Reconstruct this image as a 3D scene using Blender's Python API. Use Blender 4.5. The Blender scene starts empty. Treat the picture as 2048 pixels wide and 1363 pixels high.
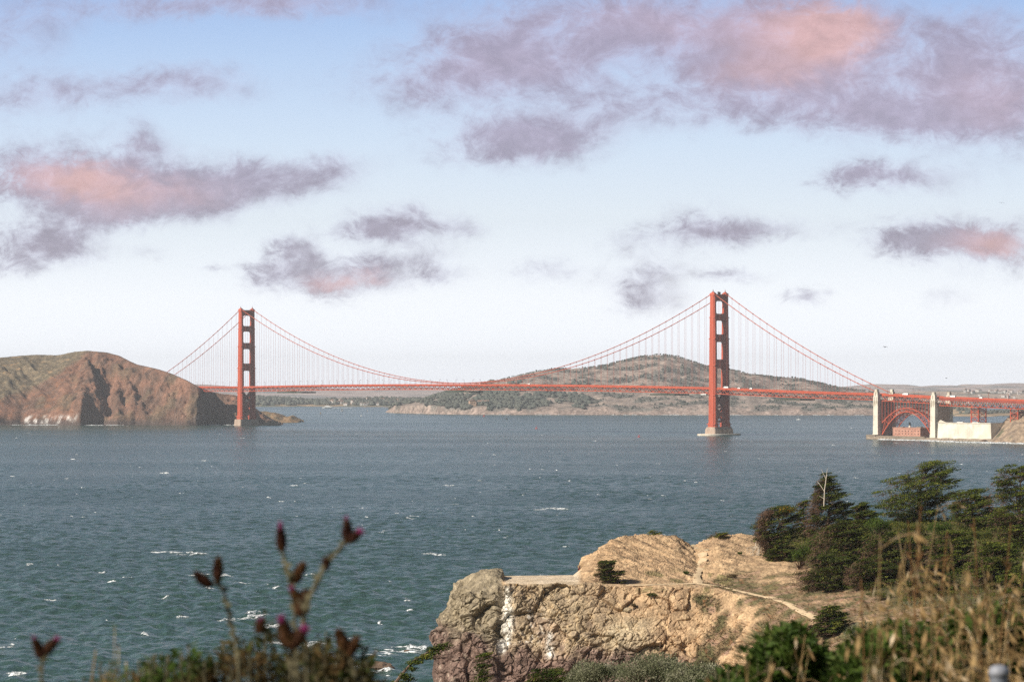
import bpy, math, random
import numpy as np
from mathutils import Vector
C = bpy.context.scene.collection
sc = bpy.context.scene
R = math.radians
rng = np.random.default_rng(7)
random.seed(7)

# ---------------------------------------------------------------- camera
FPX, HCAM, YH = 5476.0, 85.3, 763.0          # focal length in photo pixels, eye height, horizon row
def W(px, py, Y):                             # a photo pixel at depth Y, as a place in the world
    return ((px-1024)*Y/FPX, Y, HCAM-(py-YH)*Y/FPX)
cam = bpy.data.cameras.new('camera'); camo = bpy.data.objects.new('camera', cam); C.objects.link(camo)
cam.sensor_width = 36; cam.lens = FPX/2048*36; cam.shift_y = (YH-681.5)/2048
cam.clip_start = 0.05; cam.clip_end = 60000
camo.location = (0, 0, HCAM); camo.rotation_euler = (R(90), 0, 0)
cam.dof.use_dof = True; cam.dof.focus_distance = 900; cam.dof.aperture_fstop = 16
sc.camera = camo
sc.cycles.use_denoising = False
sc.cycles.max_bounces = 6; sc.cycles.diffuse_bounces = 2; sc.cycles.glossy_bounces = 2
sc.cycles.transmission_bounces = 2; sc.cycles.volume_bounces = 0; sc.cycles.transparent_max_bounces = 8
sc.view_settings.view_transform = 'Standard'; sc.view_settings.look = 'None'
sc.view_settings.exposure = 0.38; sc.view_settings.gamma = 1.0

# ---------------------------------------------------------------- sun
SUN_EL, SUN_AZ = 36.0, 241.0                  # azimuth clockwise from +Y
sd = Vector((math.sin(R(SUN_AZ))*math.cos(R(SUN_EL)), math.cos(R(SUN_AZ))*math.cos(R(SUN_EL)), math.sin(R(SUN_EL))))
sl = bpy.data.lights.new('sun', 'SUN'); sl.energy = 5.0; sl.angle = R(0.53); sl.color = (1.0, 0.93, 0.82)
so = bpy.data.objects.new('sun', sl); C.objects.link(so)
so.rotation_euler = sd.to_track_quat('Z', 'Y').to_euler(); so.location = (-200, -200, 300)

# ---------------------------------------------------------------- node helper
class NT:
    def __init__(s, nt): s.nt = nt; s.n = nt.nodes; s.l = nt.links
    def add(s, t, **k):
        n = s.n.new(t)
        for a, b in k.items(): setattr(n, a, b)
        return n
    def put(s, sock, v):
        if isinstance(v, bpy.types.NodeSocket): s.l.new(v, sock)
        elif isinstance(v, bpy.types.Node): s.l.new(v.outputs[0], sock)
        else: sock.default_value = v
    def math(s, op, a, b=0.0, c=0.0, clamp=False):
        n = s.add('ShaderNodeMath', operation=op, use_clamp=clamp)
        for i, v in enumerate((a, b, c)): s.put(n.inputs[i], v)
        return n.outputs[0]
    def vmath(s, op, a, b=(0,0,0), c=(0,0,0)):
        n = s.add('ShaderNodeVectorMath', operation=op)
        s.put(n.inputs[0], a); s.put(n.inputs[1], b)
        if op == 'MULTIPLY_ADD': s.put(n.inputs[2], c)
        return n.outputs['Value'] if op in ('DOT_PRODUCT', 'LENGTH', 'DISTANCE') else n.outputs[0]
    def mix(s, f, a, b, blend='MIX'):
        n = s.add('ShaderNodeMix', data_type='RGBA', blend_type=blend)
        s.put(n.inputs[0], f); s.put(n.inputs[6], a); s.put(n.inputs[7], b)
        return n.outputs[2]
    def ramp(s, f, stops, interp='LINEAR'):
        n = s.add('ShaderNodeValToRGB'); r = n.color_ramp; r.interpolation = interp
        while len(r.elements) < len(stops): r.elements.new(0.5)
        for e, (p, c) in zip(r.elements, stops):
            e.position = p; e.color = (*c, 1) if len(c) == 3 else c
        s.put(n.inputs[0], f); return n.outputs[0]
    def noise(s, vec, scale, detail=4, rough=0.55, dist=0.0):
        n = s.add('ShaderNodeTexNoise'); s.put(n.inputs['Vector'], vec)
        n.inputs['Scale'].default_value = scale; n.inputs['Detail'].default_value = detail
        n.inputs['Roughness'].default_value = rough; n.inputs['Distortion'].default_value = dist
        return n
    def mapr(s, v, a, b, c=0.0, d=1.0, smooth=True):
        n = s.add('ShaderNodeMapRange', interpolation_type='SMOOTHSTEP' if smooth else 'LINEAR')
        s.put(n.inputs[0], v)
        for i, x in enumerate((a, b, c, d)): n.inputs[i+1].default_value = x
        return n.outputs[0]

# ---------------------------------------------------------------- sky
world = bpy.data.worlds.new('World'); sc.world = world; world.use_nodes = True
world.node_tree.nodes.clear(); g = NT(world.node_tree)
BG = 0.05
tc = g.add('ShaderNodeTexCoord'); D = tc.outputs['Generated']
sep = g.add('ShaderNodeSeparateXYZ'); g.put(sep.inputs[0], D)
dy = g.math('MAXIMUM', sep.outputs[1], 0.12)
ca = g.math('DIVIDE', sep.outputs[0], dy); cb = g.math('DIVIDE', sep.outputs[2], dy)
# bearing and height of the view direction in hundreds of photo pixels
K = FPX/100
cx = g.math('MULTIPLY', ca, K); cy = g.math('MULTIPLY', cb, K)
cmb = g.add('ShaderNodeCombineXYZ'); g.put(cmb.inputs[0], cx); g.put(cmb.inputs[1], cy)
P0 = cmb.outputs[0]
def S(c): return tuple((v/255/12.92 if v/255 <= .04045 else ((v/255+.055)/1.055)**2.4) for v in c)
def SX(c, k=1/BG): return tuple(k*v for v in S(c))
sky = g.add('ShaderNodeTexSky', sky_type='NISHITA', sun_disc=False)
sky.sun_elevation = R(SUN_EL); sky.sun_rotation = R(SUN_AZ); sky.air_density = 1.0; sky.dust_density = 1.5; sky.ozone_density = 1.5
base = g.ramp(g.math('DIVIDE', cy, 24.0), [
    (0.0, S((226,229,235))), (0.07, S((232,236,241))), (0.14, S((225,235,244))), (0.20, S((208,225,244))),
    (0.26, S((188,211,241))), (0.32, S((162,191,234))), (0.38, S((128,160,196))), (0.6, S((126,152,168))), (1.0, S((112,142,156)))])
glow = g.mapr(cy, 0.3, 3.2, 1.07, 0.80, False)            # brighter sky low down, seen through the haze
base = g.vmath('MULTIPLY', base, (1/BG,)*3)
base = g.vmath('SCALE', base); g.put(base.node.inputs['Scale'], glow)
lowmask = g.mapr(sep.outputs[2], 0.18, 0.5, 1.0, 0.0)
fwd = g.mapr(sep.outputs[1], -0.2, 0.35, 0.0, 1.0)
col = g.mix(g.math('MULTIPLY', lowmask, fwd), sky.outputs[0], base)
# clouds
str3 = g.vmath('MULTIPLY', P0, (0.72, 1.0, 1.0))
n1 = g.noise(str3, 0.55, 6, 0.6)
n2 = g.noise(g.vmath('ADD', str3, (7.3, 2.1, 0)), 2.6, 9, 0.68, 0.7)
n3 = g.noise(g.vmath('ADD', str3, (17.3, 9.1, 0)), 1.2, 10, 0.66, 0.5)
warp = g.vmath('MULTIPLY', g.vmath('SUBTRACT', n1.outputs['Color'], (0.5, 0.5, 0.5)), (1.2, 0.6, 0))
warp2 = g.vmath('MULTIPLY', g.vmath('SUBTRACT', n2.outputs['Color'], (0.5, 0.5, 0.5)), (0.9, 0.55, 0))
P = g.vmath('ADD', g.vmath('ADD', P0, warp), warp2)
CL = [  # px, py, half width, half height, density, warmth
 (1150,80,220,80,.80,.2),(1090,150,140,36,.40,.1),(940,125,130,55,.66,.15),(1400,60,140,50,.42,.25),(820,175,120,36,.42,.1),(1610,75,140,80,.78,.95),(1500,150,120,42,.6,.5),(1290,30,190,45,.55,.2),(1680,40,120,60,.5,.8),
 (1820,170,180,65,.74,.2),(2000,190,120,90,.85,.4),(1850,250,160,32,.7,.1),(1640,225,150,36,.5,.15),(1350,215,180,36,.55,.1),
 (985,265,100,34,1.0,.05),(1090,285,75,32,.8,.03),(960,322,85,22,.6,0),(1190,250,70,40,.4,0),
 (165,355,120,50,1.05,1.05),(320,385,140,44,1.0,.55),(60,350,70,50,.7,.35),(440,375,90,40,.85,.1),(600,350,90,28,.85,0),(690,325,50,20,.5,0),(285,285,50,32,.6,.15),(230,430,120,24,.75,.2),
 (800,445,85,32,1.15,.12),(720,470,60,18,.8,0),(690,565,95,26,1.2,.9),(590,520,45,25,.9,0),(580,490,30,16,.6,0),(530,550,40,22,.8,0),(730,530,70,16,.6,0),(850,515,55,20,.55,0),(925,455,40,18,.5,0),
 (40,490,80,34,1.0,0),(150,490,60,30,.85,0),(20,530,50,16,.6,0),(305,505,40,14,.4,0),(415,541,30,8,.6,0),
 (1790,360,95,24,1.1,.05),(1690,355,50,18,.6,0),(1400,455,80,40,.85,0),(1520,460,110,20,.8,0),(1285,555,55,32,.75,0),(1290,605,65,24,.65,0),(1095,545,65,24,.75,0),(1460,548,55,14,.8,0),
 (1615,592,35,13,1.0,0),(1890,600,45,18,.5,0),(1990,490,100,42,1.2,.9),(1880,480,60,24,.7,.1),(1790,482,55,32,.9,.05),(885,552,40,18,.8,0),(1260,480,60,20,.5,0),
 (330,10,180,24,.8,.05),(600,0,130,24,.85,.2),(210,185,170,28,.62,0),(400,155,110,30,.66,0),(60,200,80,50,.4,0),(1960,60,110,50,.55,.1),(20,60,110,60,.62,0)]
acc, wac = 0.0, 0.0
for (px, py, rx, ry, dn, wm) in CL:
    ix, iy = 100/rx*0.80, 100/ry*0.80
    qx, qy = (px-1024)/100, (YH-py)/100
    q = g.vmath('MULTIPLY_ADD', P, (ix, iy, 0), (-qx*ix, -qy*iy, 0))
    e = g.math('POWER', 0.42, g.vmath('DOT_PRODUCT', q, q))
    acc = g.math('MULTIPLY_ADD', e, dn, acc)
    if wm > 0: wac = g.math('MULTIPLY_ADD', g.math('MULTIPLY', e, e), wm, wac)
nn = g.math('MULTIPLY_ADD', n3.outputs[0], 2.6, -1.30)
nn = g.math('MULTIPLY_ADD', g.math('SUBTRACT', n2.outputs[0], 0.5), 1.35, nn)
dens = g.mapr(g.math('MULTIPLY_ADD', nn, g.math('MINIMUM', g.math('MULTIPLY_ADD', acc, 0.80, 0.10), 0.78), acc), 0.06, 1.40, 0.0, 0.88)
dens = g.math('MULTIPLY', dens, fwd)
thick = g.mapr(g.math('ADD', acc, nn), 0.2, 1.5)
ccol = g.mix(thick, tuple(SX((186,190,208)))+(1,), tuple(SX((152,147,162)))+(1,))
topm = g.mapr(cy, 2.2, 6.0)
ccol = g.mix(g.math('MULTIPLY', topm, 0.7), ccol, tuple(SX((172,165,188)))+(1,))
wv = g.math('MULTIPLY', wac, g.math('MULTIPLY_ADD', n3.outputs[0], 1.0, 0.5))
wv = g.math('MULTIPLY', wv, g.mapr(thick, .1, .8, .35, 1.1))
ccol = g.mix(g.mapr(wv, 0.08, 0.9, 0, .75), ccol, tuple(SX((192,164,172)))+(1,))
ccol = g.mix(g.mapr(wv, 0.5, 1.5, 0, .62), ccol, tuple(SX((224,174,158)))+(1,))
ccol = g.vmath('MULTIPLY', ccol, (0.85, 0.83, 0.86))
shade_ = g.math('MULTIPLY', g.mapr(n3.outputs[0], 0.32, 0.68, 1.13, 0.90), g.mapr(n2.outputs[0], 0.32, 0.68, 1.10, 0.91))     # folds inside the clouds
ccol = g.vmath('SCALE', ccol); g.put(ccol.node.inputs['Scale'], shade_)
col = g.mix(dens, col, ccol)
bg = g.add('ShaderNodeBackground'); g.put(bg.inputs[0], col); bg.inputs[1].default_value = BG
wo = g.add('ShaderNodeOutputWorld'); g.l.new(bg.outputs[0], wo.inputs[0])
world.cycles.sampling_method = 'MANUAL'; world.cycles.sample_map_resolution = 1024

# ---------------------------------------------------------------- numpy noise
_perm = np.random.default_rng(3).permutation(256).astype(np.int64); _perm = np.concatenate([_perm, _perm, _perm])
_grad = np.random.default_rng(5).normal(size=(256, 3)); _grad /= np.linalg.norm(_grad, axis=1)[:, None]
def perlin(x, y, z):
    x, y, z = np.broadcast_arrays(np.asarray(x, float), np.asarray(y, float), np.asarray(z, float))
    xi, yi, zi = np.floor(x).astype(np.int64), np.floor(y).astype(np.int64), np.floor(z).astype(np.int64)
    xf, yf, zf = x-xi, y-yi, z-zi
    u, v, w = (t*t*t*(t*(t*6-15)+10) for t in (xf, yf, zf))
    xi &= 255; yi &= 255; zi &= 255
    def gr(a, b, c):
        h = _perm[_perm[_perm[(xi+a) & 255]+((yi+b) & 255)]+((zi+c) & 255)] & 255
        G = _grad[h]
        return G[..., 0]*(xf-a)+G[..., 1]*(yf-b)+G[..., 2]*(zf-c)
    def L(a, b, t): return a+t*(b-a)
    return 1.6*L(L(L(gr(0,0,0), gr(1,0,0), u), L(gr(0,1,0), gr(1,1,0), u), v),
             L(L(gr(0,0,1), gr(1,0,1), u), L(gr(0,1,1), gr(1,1,1), u), v), w)
def fbm(x, y, z=0.0, o=4, gain=0.5, lac=2.03):
    a, s, t = 1.0, 0.0, 0.0
    for i in range(o):
        s = s+a*perlin(x+17.1*i, y-9.7*i, z+3.3*i); t += a
        x, y, z = x*lac, y*lac, np.asarray(z)*lac; a *= gain
    return s/t
def ridged(x, y, z=0.0, o=4, gain=0.5, lac=2.03):
    a, s, t = 1.0, 0.0, 0.0
    for i in range(o):
        s = s+a*(1-2*np.abs(perlin(x+17.1*i, y-9.7*i, z+3.3*i))); t += a
        x, y, z = x*lac, y*lac, np.asarray(z)*lac; a *= gain
    return s/t
def sstep(a, b, x):
    t = np.clip((x-a)/(b-a), 0, 1); return t*t*(3-2*t)
def worley(x, y, z):                            # cell noise: value of the nearest cell, gap to the next cell, offset from its centre
    xi, yi, zi = np.floor(x).astype(np.int64), np.floor(y).astype(np.int64), np.floor(z).astype(np.int64)
    f1 = np.full(x.shape, 9.); f2 = np.full(x.shape, 9.); val = np.zeros(x.shape); ox = np.zeros(x.shape); oz = np.zeros(x.shape)
    for a in (-1, 0, 1):
        for b in (-1, 0, 1):
            for c in (-1, 0, 1):
                h = _perm[_perm[_perm[(xi+a) & 255]+((yi+b) & 255)]+((zi+c) & 255)] & 255
                px_, py_, pz_ = xi+a+.5+.45*_grad[h, 0], yi+b+.5+.45*_grad[h, 1], zi+c+.5+.45*_grad[h, 2]
                d = np.sqrt((x-px_)**2+(y-py_)**2+(z-pz_)**2); n = d < f1
                f2 = np.where(n, f1, np.minimum(f2, d)); f1 = np.where(n, d, f1); val = np.where(n, h/255., val); ox = np.where(n, x-px_, ox); oz = np.where(n, z-pz_, oz)
    return val, f2-f1, ox, oz
def tps(pts, vals, smooth=0.0):                # thin-plate surface through scattered heights
    P_ = np.asarray(pts, float); s = np.ptp(P_, axis=0).max(); P_ = P_/s; n = len(P_)
    def U(r2): return np.where(r2 > 0, r2*np.log(np.maximum(r2, 1e-20)), 0)
    A = np.zeros((n+3, n+3)); d = ((P_[:, None]-P_[None])**2).sum(-1)
    A[:n, :n] = U(d)+smooth*np.eye(n); A[:n, n] = 1; A[:n, n+1:] = P_; A[n, :n] = 1; A[n+1:, :n] = P_.T
    w = np.linalg.solve(A, np.concatenate([vals, [0, 0, 0]]))
    def f(x, y):
        q = np.stack([np.ravel(x), np.ravel(y)], 1)/s; out = np.empty(len(q))
        for i in range(0, len(q), 20000):
            c = q[i:i+20000]
            out[i:i+20000] = U(((c[:, None]-P_[None])**2).sum(-1))@w[:n]+w[n]+c@w[n+1:]
        return out.reshape(np.shape(x))
    return f

# ---------------------------------------------------------------- mesh and object helpers
def new_mesh(name, V, F, m, smooth=False, col=None):
    V = np.asarray(V, np.float32); me = bpy.data.meshes.new(name)
    if isinstance(F, np.ndarray):
        k = F.shape[1]; nf = len(F); loops = F.astype(np.int32).ravel(); starts = (np.arange(nf)*k).astype(np.int32)
    else:
        ln = np.array([len(f) for f in F], np.int32); nf = len(F)
        loops = np.fromiter((i for f in F for i in f), np.int32, int(ln.sum())); starts = (np.cumsum(ln)-ln).astype(np.int32)
    me.vertices.add(len(V)); me.vertices.foreach_set('co', V.ravel())
    me.loops.add(len(loops)); me.loops.foreach_set('vertex_index', loops)
    me.polygons.add(nf); me.polygons.foreach_set('loop_start', starts)
    me.polygons.foreach_set('use_smooth', np.full(nf, bool(smooth)))
    me.update(calc_edges=True); me.validate()
    if col is not None:
        a = me.color_attributes.new('Col', 'FLOAT_COLOR', 'POINT')
        c = np.ones((len(V), 4), np.float32); c[:, :3] = col; a.data.foreach_set('color', c.ravel())
    if m: me.materials.append(m)
    return me
def link(name, me, parent=None, loc=(0, 0, 0)):
    o = bpy.data.objects.new(name, me); C.objects.link(o); o.location = loc
    if parent is not None: o.parent = parent
    return o
def tag(o, label=None, cat=None, group=None, kind=None):
    if label: o['label'] = label
    if cat: o['category'] = cat
    if group: o['group'] = group
    if kind: o['kind'] = kind
    return o
def empty(name, loc=(0, 0, 0), rz=0.0, parent=None):
    o = bpy.data.objects.new(name, None); C.objects.link(o); o.location = loc; o.rotation_euler = (0, 0, rz)
    o.empty_display_size = 0.5
    if parent is not None: o.parent = parent
    return o
def copy_tree(o, parent=None):
    c = o.copy(); C.objects.link(c)
    if parent is not None: c.parent = parent
    for ch in list(o.children): copy_tree(ch, c)
    return c
class MB:
    def __init__(s): s.v = []; s.f = []
    def box(s, x0, x1, y0, y1, z0, z1):
        b = len(s.v)
        s.v += [(x0,y0,z0),(x1,y0,z0),(x1,y1,z0),(x0,y1,z0),(x0,y0,z1),(x1,y0,z1),(x1,y1,z1),(x0,y1,z1)]
        s.f += [tuple(b+i for i in q) for q in ((0,3,2,1),(4,5,6,7),(0,1,5,4),(1,2,6,5),(2,3,7,6),(3,0,4,7))]
        return s
    def frust(s, cx, cy, a0, b0, z0, a1, b1, z1):        # tapered box, half sizes a (x) and b (y)
        b = len(s.v)
        for a_, b_, z in ((a0, b0, z0), (a1, b1, z1)):
            s.v += [(cx-a_,cy-b_,z),(cx+a_,cy-b_,z),(cx+a_,cy+b_,z),(cx-a_,cy+b_,z)]
        s.f += [tuple(b+i for i in q) for q in ((0,3,2,1),(4,5,6,7),(0,1,5,4),(1,2,6,5),(2,3,7,6),(3,0,4,7))]
        return s
    def beam(s, p, q, w, h, up=(0, 0, 1)):
        p, q = Vector(p), Vector(q); d = (q-p).normalized(); u = Vector(up)
        if abs(d.dot(u)) > .98: u = Vector((1, 0, 0))
        x = d.cross(u).normalized(); y = x.cross(d).normalized(); b = len(s.v)
        for c in (p, q):
            for (i, j) in ((-1,-1),(1,-1),(1,1),(-1,1)): s.v.append(tuple(c+x*(i*w/2)+y*(j*h/2)))
        s.f += [tuple(b+i for i in k) for k in ((0,3,2,1),(4,5,6,7),(0,1,5,4),(1,2,6,5),(2,3,7,6),(3,0,4,7))]
        return s
    def tube(s, pts, rad, n=6, cap=True):
        pts = [Vector(p) for p in pts]
        if not hasattr(rad, '__len__'): rad = [rad]*len(pts)
        b = len(s.v); ref = None
        for i, p in enumerate(pts):
            d = (pts[min(i+1, len(pts)-1)]-pts[max(i-1, 0)]).normalized()
            if ref is None: ref = Vector((0, 0, 1)) if abs(d.z) < .9 else Vector((1, 0, 0))
            x = d.cross(ref).normalized(); y = x.cross(d).normalized()
            for k in range(n):
                a = 2*math.pi*k/n; s.v.append(tuple(p+(x*math.cos(a)+y*math.sin(a))*rad[i]))
        for i in range(len(pts)-1):
            for k in range(n):
                s.f.append((b+i*n+k, b+i*n+(k+1) % n, b+(i+1)*n+(k+1) % n, b+(i+1)*n+k))
        if cap:
            s.f.append(tuple(b+k for k in range(n))[::-1]); s.f.append(tuple(b+(len(pts)-1)*n+k for k in range(n)))
        return s
    def lathe(s, prof, cx=0, cy=0, n=12, sx=1.0, sy=1.0):
        b = len(s.v)
        for r, z in prof:
            for k in range(n):
                a = 2*math.pi*k/n; s.v.append((cx+r*sx*math.cos(a), cy+r*sy*math.sin(a), z))
        for i in range(len(prof)-1):
            for k in range(n): s.f.append((b+i*n+k, b+i*n+(k+1) % n, b+(i+1)*n+(k+1) % n, b+(i+1)*n+k))
        s.f.append(tuple(b+k for k in range(n))[::-1]); s.f.append(tuple(b+(len(prof)-1)*n+k for k in range(n)))
        return s
    def prism(s, poly, axis, lo, hi):                    # poly in the two other axes, extruded along axis
        b = len(s.v); n = len(poly)
        for t in (lo, hi):
            for (a, c) in poly:
                s.v.append((t, a, c) if axis == 0 else (a, t, c) if axis == 1 else (a, c, t))
        s.f.append(tuple(b+i for i in range(n))[::-1]); s.f.append(tuple(b+n+i for i in range(n)))
        for i in range(n): s.f.append((b+i, b+(i+1) % n, b+n+(i+1) % n, b+n+i))
        return s
    def add(s, V, F):
        b = len(s.v); s.v += [tuple(p) for p in V]; s.f += [tuple(b+i for i in f) for f in F]; return s
    def build(s, name, m, parent=None, smooth=False, loc=(0, 0, 0)):
        return link(name, new_mesh(name, s.v, s.f, m, smooth), parent, loc)

def rock(name, x, y, r, seed, m_, label, sx=1.0, sz=.6, group=None, z=0.0):
    n, k = 20, 12; V = []; 
    th, ph = np.meshgrid(np.linspace(0, 2*np.pi, n, endpoint=False), np.linspace(-.5, np.pi/2, k)); d = np.stack([np.cos(th)*np.cos(ph), np.sin(th)*np.cos(ph), np.sin(ph)], -1)
    q = 1+.45*ridged(d[..., 0]*1.3+seed, d[..., 1]*1.3, d[..., 2]*1.3, 4)*.7+.15*fbm(d[..., 0]*5, d[..., 1]*5+seed, d[..., 2]*5, 3)
    V = (d*q[..., None]*np.array([r*sx, r, r*sz])).reshape(-1, 3); i = np.arange(n*k).reshape(k, n); j = np.roll(i, -1, 1)
    F = np.stack([i[:-1], j[:-1], j[1:], i[1:]], -1).reshape(-1, 4)
    o = link(name, new_mesh(name, V, F, m_), None, (x, y, z)); return tag(o, label, 'rock', group)

# ---------------------------------------------------------------- materials
def mat(name, colr, rough=0.8, var=0.25, scale=1.0, bump=0.0, bscale=None, spec=0.3, metal=0.0, second=None, sscale=None, smin=.45, smax=.6, streak=None):
    m = bpy.data.materials.new(name); m.use_nodes = True; m.node_tree.nodes.clear(); t = NT(m.node_tree)
    pos = t.add('ShaderNodeNewGeometry').outputs['Position'] if False else t.add('ShaderNodeTexCoord').outputs['Object']
    if streak: pos_s = t.vmath('MULTIPLY', pos, streak)
    else: pos_s = pos
    nz = t.noise(pos_s, scale, 5, 0.6)
    f = t.mapr(nz.outputs[0], 0.3, 0.7, 1-var, 1+var)
    c = t.vmath('SCALE', (colr[0], colr[1], colr[2])); c.node.inputs['Scale'].default_value = 1.0
    t.put(c.node.inputs['Scale'], f)
    if second:
        nz2 = t.noise(t.vmath('ADD', pos, (3.1, 7.7, 1.3)), sscale or scale, 5, 0.6)
        c = t.mix(t.mapr(nz2.outputs[0], smin, smax), c, (*second, 1))
    b = t.add('ShaderNodeBsdfPrincipled'); t.put(b.inputs['Base Color'], c)
    b.inputs['Roughness'].default_value = rough; b.inputs['Specular IOR Level'].default_value = spec; b.inputs['Metallic'].default_value = metal
    if bump:
        bn = t.noise(pos, bscale or scale*4, 6, 0.6)
        bp = t.add('ShaderNodeBump'); bp.inputs['Strength'].default_value = 1.0; bp.inputs['Distance'].default_value = bump
        t.put(bp.inputs['Height'], bn.outputs[0]); t.l.new(bp.outputs[0], b.inputs['Normal'])
    o = t.add('ShaderNodeOutputMaterial'); t.l.new(b.outputs[0], o.inputs[0]); return m
def attr_mat(name, rough=0.95, var=0.35, scale=1.0, bump=0.1, bscale=2.0, scale2=None, var2=.2):
    m = bpy.data.materials.new(name); m.use_nodes = True; m.node_tree.nodes.clear(); t = NT(m.node_tree)
    pos = t.add('ShaderNodeTexCoord').outputs['Object']
    a = t.add('ShaderNodeAttribute', attribute_name='Col')
    f = t.mapr(t.noise(pos, scale, 7, 0.65).outputs[0], 0.3, 0.7, 1-var, 1+var)
    f2 = t.mapr(t.noise(pos, scale2 or scale*7, 4, 0.6).outputs[0], 0.3, 0.7, 1-var2, 1+var2)
    c = t.vmath('SCALE', a.outputs['Color']); t.put(c.node.inputs['Scale'], t.math('MULTIPLY', f, f2))
    b = t.add('ShaderNodeBsdfPrincipled'); t.put(b.inputs['Base Color'], c)
    b.inputs['Roughness'].default_value = rough; b.inputs['Specular IOR Level'].default_value = 0.15
    bn = t.noise(pos, bscale, 8, 0.65)
    bp = t.add('ShaderNodeBump'); bp.inputs['Strength'].default_value = 1.0; bp.inputs['Distance'].default_value = bump
    t.put(bp.inputs['Height'], bn.outputs[0]); t.l.new(bp.outputs[0], b.inputs['Normal'])
    o = t.add('ShaderNodeOutputMaterial'); t.l.new(b.outputs[0], o.inputs[0]); return m
def leaf_mat(name, c1, c2, c3=None, scale=1.2, rough=0.7, trans=0.25, fine=None):
    m = bpy.data.materials.new(name); m.use_nodes = True; m.node_tree.nodes.clear(); t = NT(m.node_tree)
    pos = t.add('ShaderNodeTexCoord').outputs['Object']
    c = t.mix(t.mapr(t.noise(pos, scale, 3, 0.6).outputs[0], 0.35, 0.65), (*c1, 1), (*c2, 1))
    if c3: c = t.mix(t.mapr(t.noise(t.vmath('ADD', pos, (5., 2., 9.)), fine or scale*2.3, 3, 0.6).outputs[0], 0.52, 0.68), c, (*c3, 1))
    d = t.add('ShaderNodeBsdfPrincipled'); t.put(d.inputs['Base Color'], c); d.inputs['Roughness'].default_value = rough
    d.inputs['Specular IOR Level'].default_value = 0.12
    tr = t.add('ShaderNodeBsdfTranslucent'); t.put(tr.inputs[0], c)
    mx = t.add('ShaderNodeMixShader'); mx.inputs[0].default_value = trans
    t.l.new(d.outputs[0], mx.inputs[1]); t.l.new(tr.outputs[0], mx.inputs[2])
    o = t.add('ShaderNodeOutputMaterial'); t.l.new(mx.outputs[0], o.inputs[0]); return m

M = {}
M['orange'] = mat('orange_paint', (0.42, 0.076, 0.034), .55, .12, .08, streak=(1, 1, .25))
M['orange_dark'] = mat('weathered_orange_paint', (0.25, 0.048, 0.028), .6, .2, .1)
M['cable'] = mat('cable_paint', (0.42, 0.09, 0.045), .6, .08, .1)
M['concrete'] = mat('pale_concrete', (0.60, 0.55, 0.46), .9, .12, .12, second=(0.45, 0.39, 0.30), sscale=.06, streak=(1, 1, .18))
M['pier'] = mat('pier_concrete', (0.36, 0.27, 0.21), .9, .2, .15, streak=(1, 1, .2))
M['anchor'] = mat('anchorage_concrete', (0.60, 0.55, 0.45), .9, .16, .14, second=(0.70, 0.66, 0.57), sscale=.05, streak=(1, 1, .35))
M['oldconc'] = mat('brown_concrete', (0.20, 0.16, 0.12), .9, .2, .2)
M['brick'] = mat('red_brick', (0.44, 0.235, 0.17), .9, .15, .15, second=(0.36, .17, .12), sscale=.3)
M['window'] = mat('dark_opening', (0.03, 0.025, 0.025), .5, .1, 1)
M['black'] = mat('black_iron', (0.02, 0.02, 0.02), .5, .1, 1)
M['asphalt'] = mat('asphalt', (0.05, 0.05, 0.05), .9, .2, .3)
M['platform'] = mat('dark_platform_paint', (0.05, 0.06, 0.045), .8, .3, .3)
M['white'] = mat('white_paint', (0.78, 0.78, 0.76), .5, .05, .3)
M['red'] = mat('red_paint', (0.42, 0.045, 0.04), .5, .1, .3)
M['yellow'] = mat('tan_sailcloth', (0.55, 0.33, 0.14), .7, .1, .3)
M['glass'] = mat('dark_glass', (0.02, 0.025, 0.03), .1, .05, 1, spec=.5)
M['tyre'] = mat('tyre_rubber', (0.02, 0.02, 0.02), .8, .1, 1)
M['grey'] = mat('grey_paint', (0.12, 0.13, 0.15), .5, .1, .5)
M['housewall'] = mat('house_wall', (0.42, 0.39, 0.37), .9, .2, .01)
M['roof'] = mat('brown_roof', (0.25, 0.16, 0.12), .9, .2, .05)
M['foam'] = mat('sea_foam', (0.74, 0.76, 0.76), .9, .15, .5, bump=.15, bscale=1.2)
_t = NT(M['foam'].node_tree); _b = [n for n in _t.n if n.type == 'BSDF_PRINCIPLED'][0]; _o = [n for n in _t.n if n.type == 'OUTPUT_MATERIAL'][0]
_c = _t.add('ShaderNodeTexCoord').outputs['Object']; _m = _t.add('ShaderNodeMixShader'); _tr = _t.add('ShaderNodeBsdfTransparent')      # lacy holes
_t.put(_m.inputs[0], _t.mapr(_t.noise(_c, .75, 6, .7, .4).outputs[0], .40, .62)); _t.l.new(_tr.outputs[0], _m.inputs[1]); _t.l.new(_b.outputs[0], _m.inputs[2]); _t.l.new(_m.outputs[0], _o.inputs[0])

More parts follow.
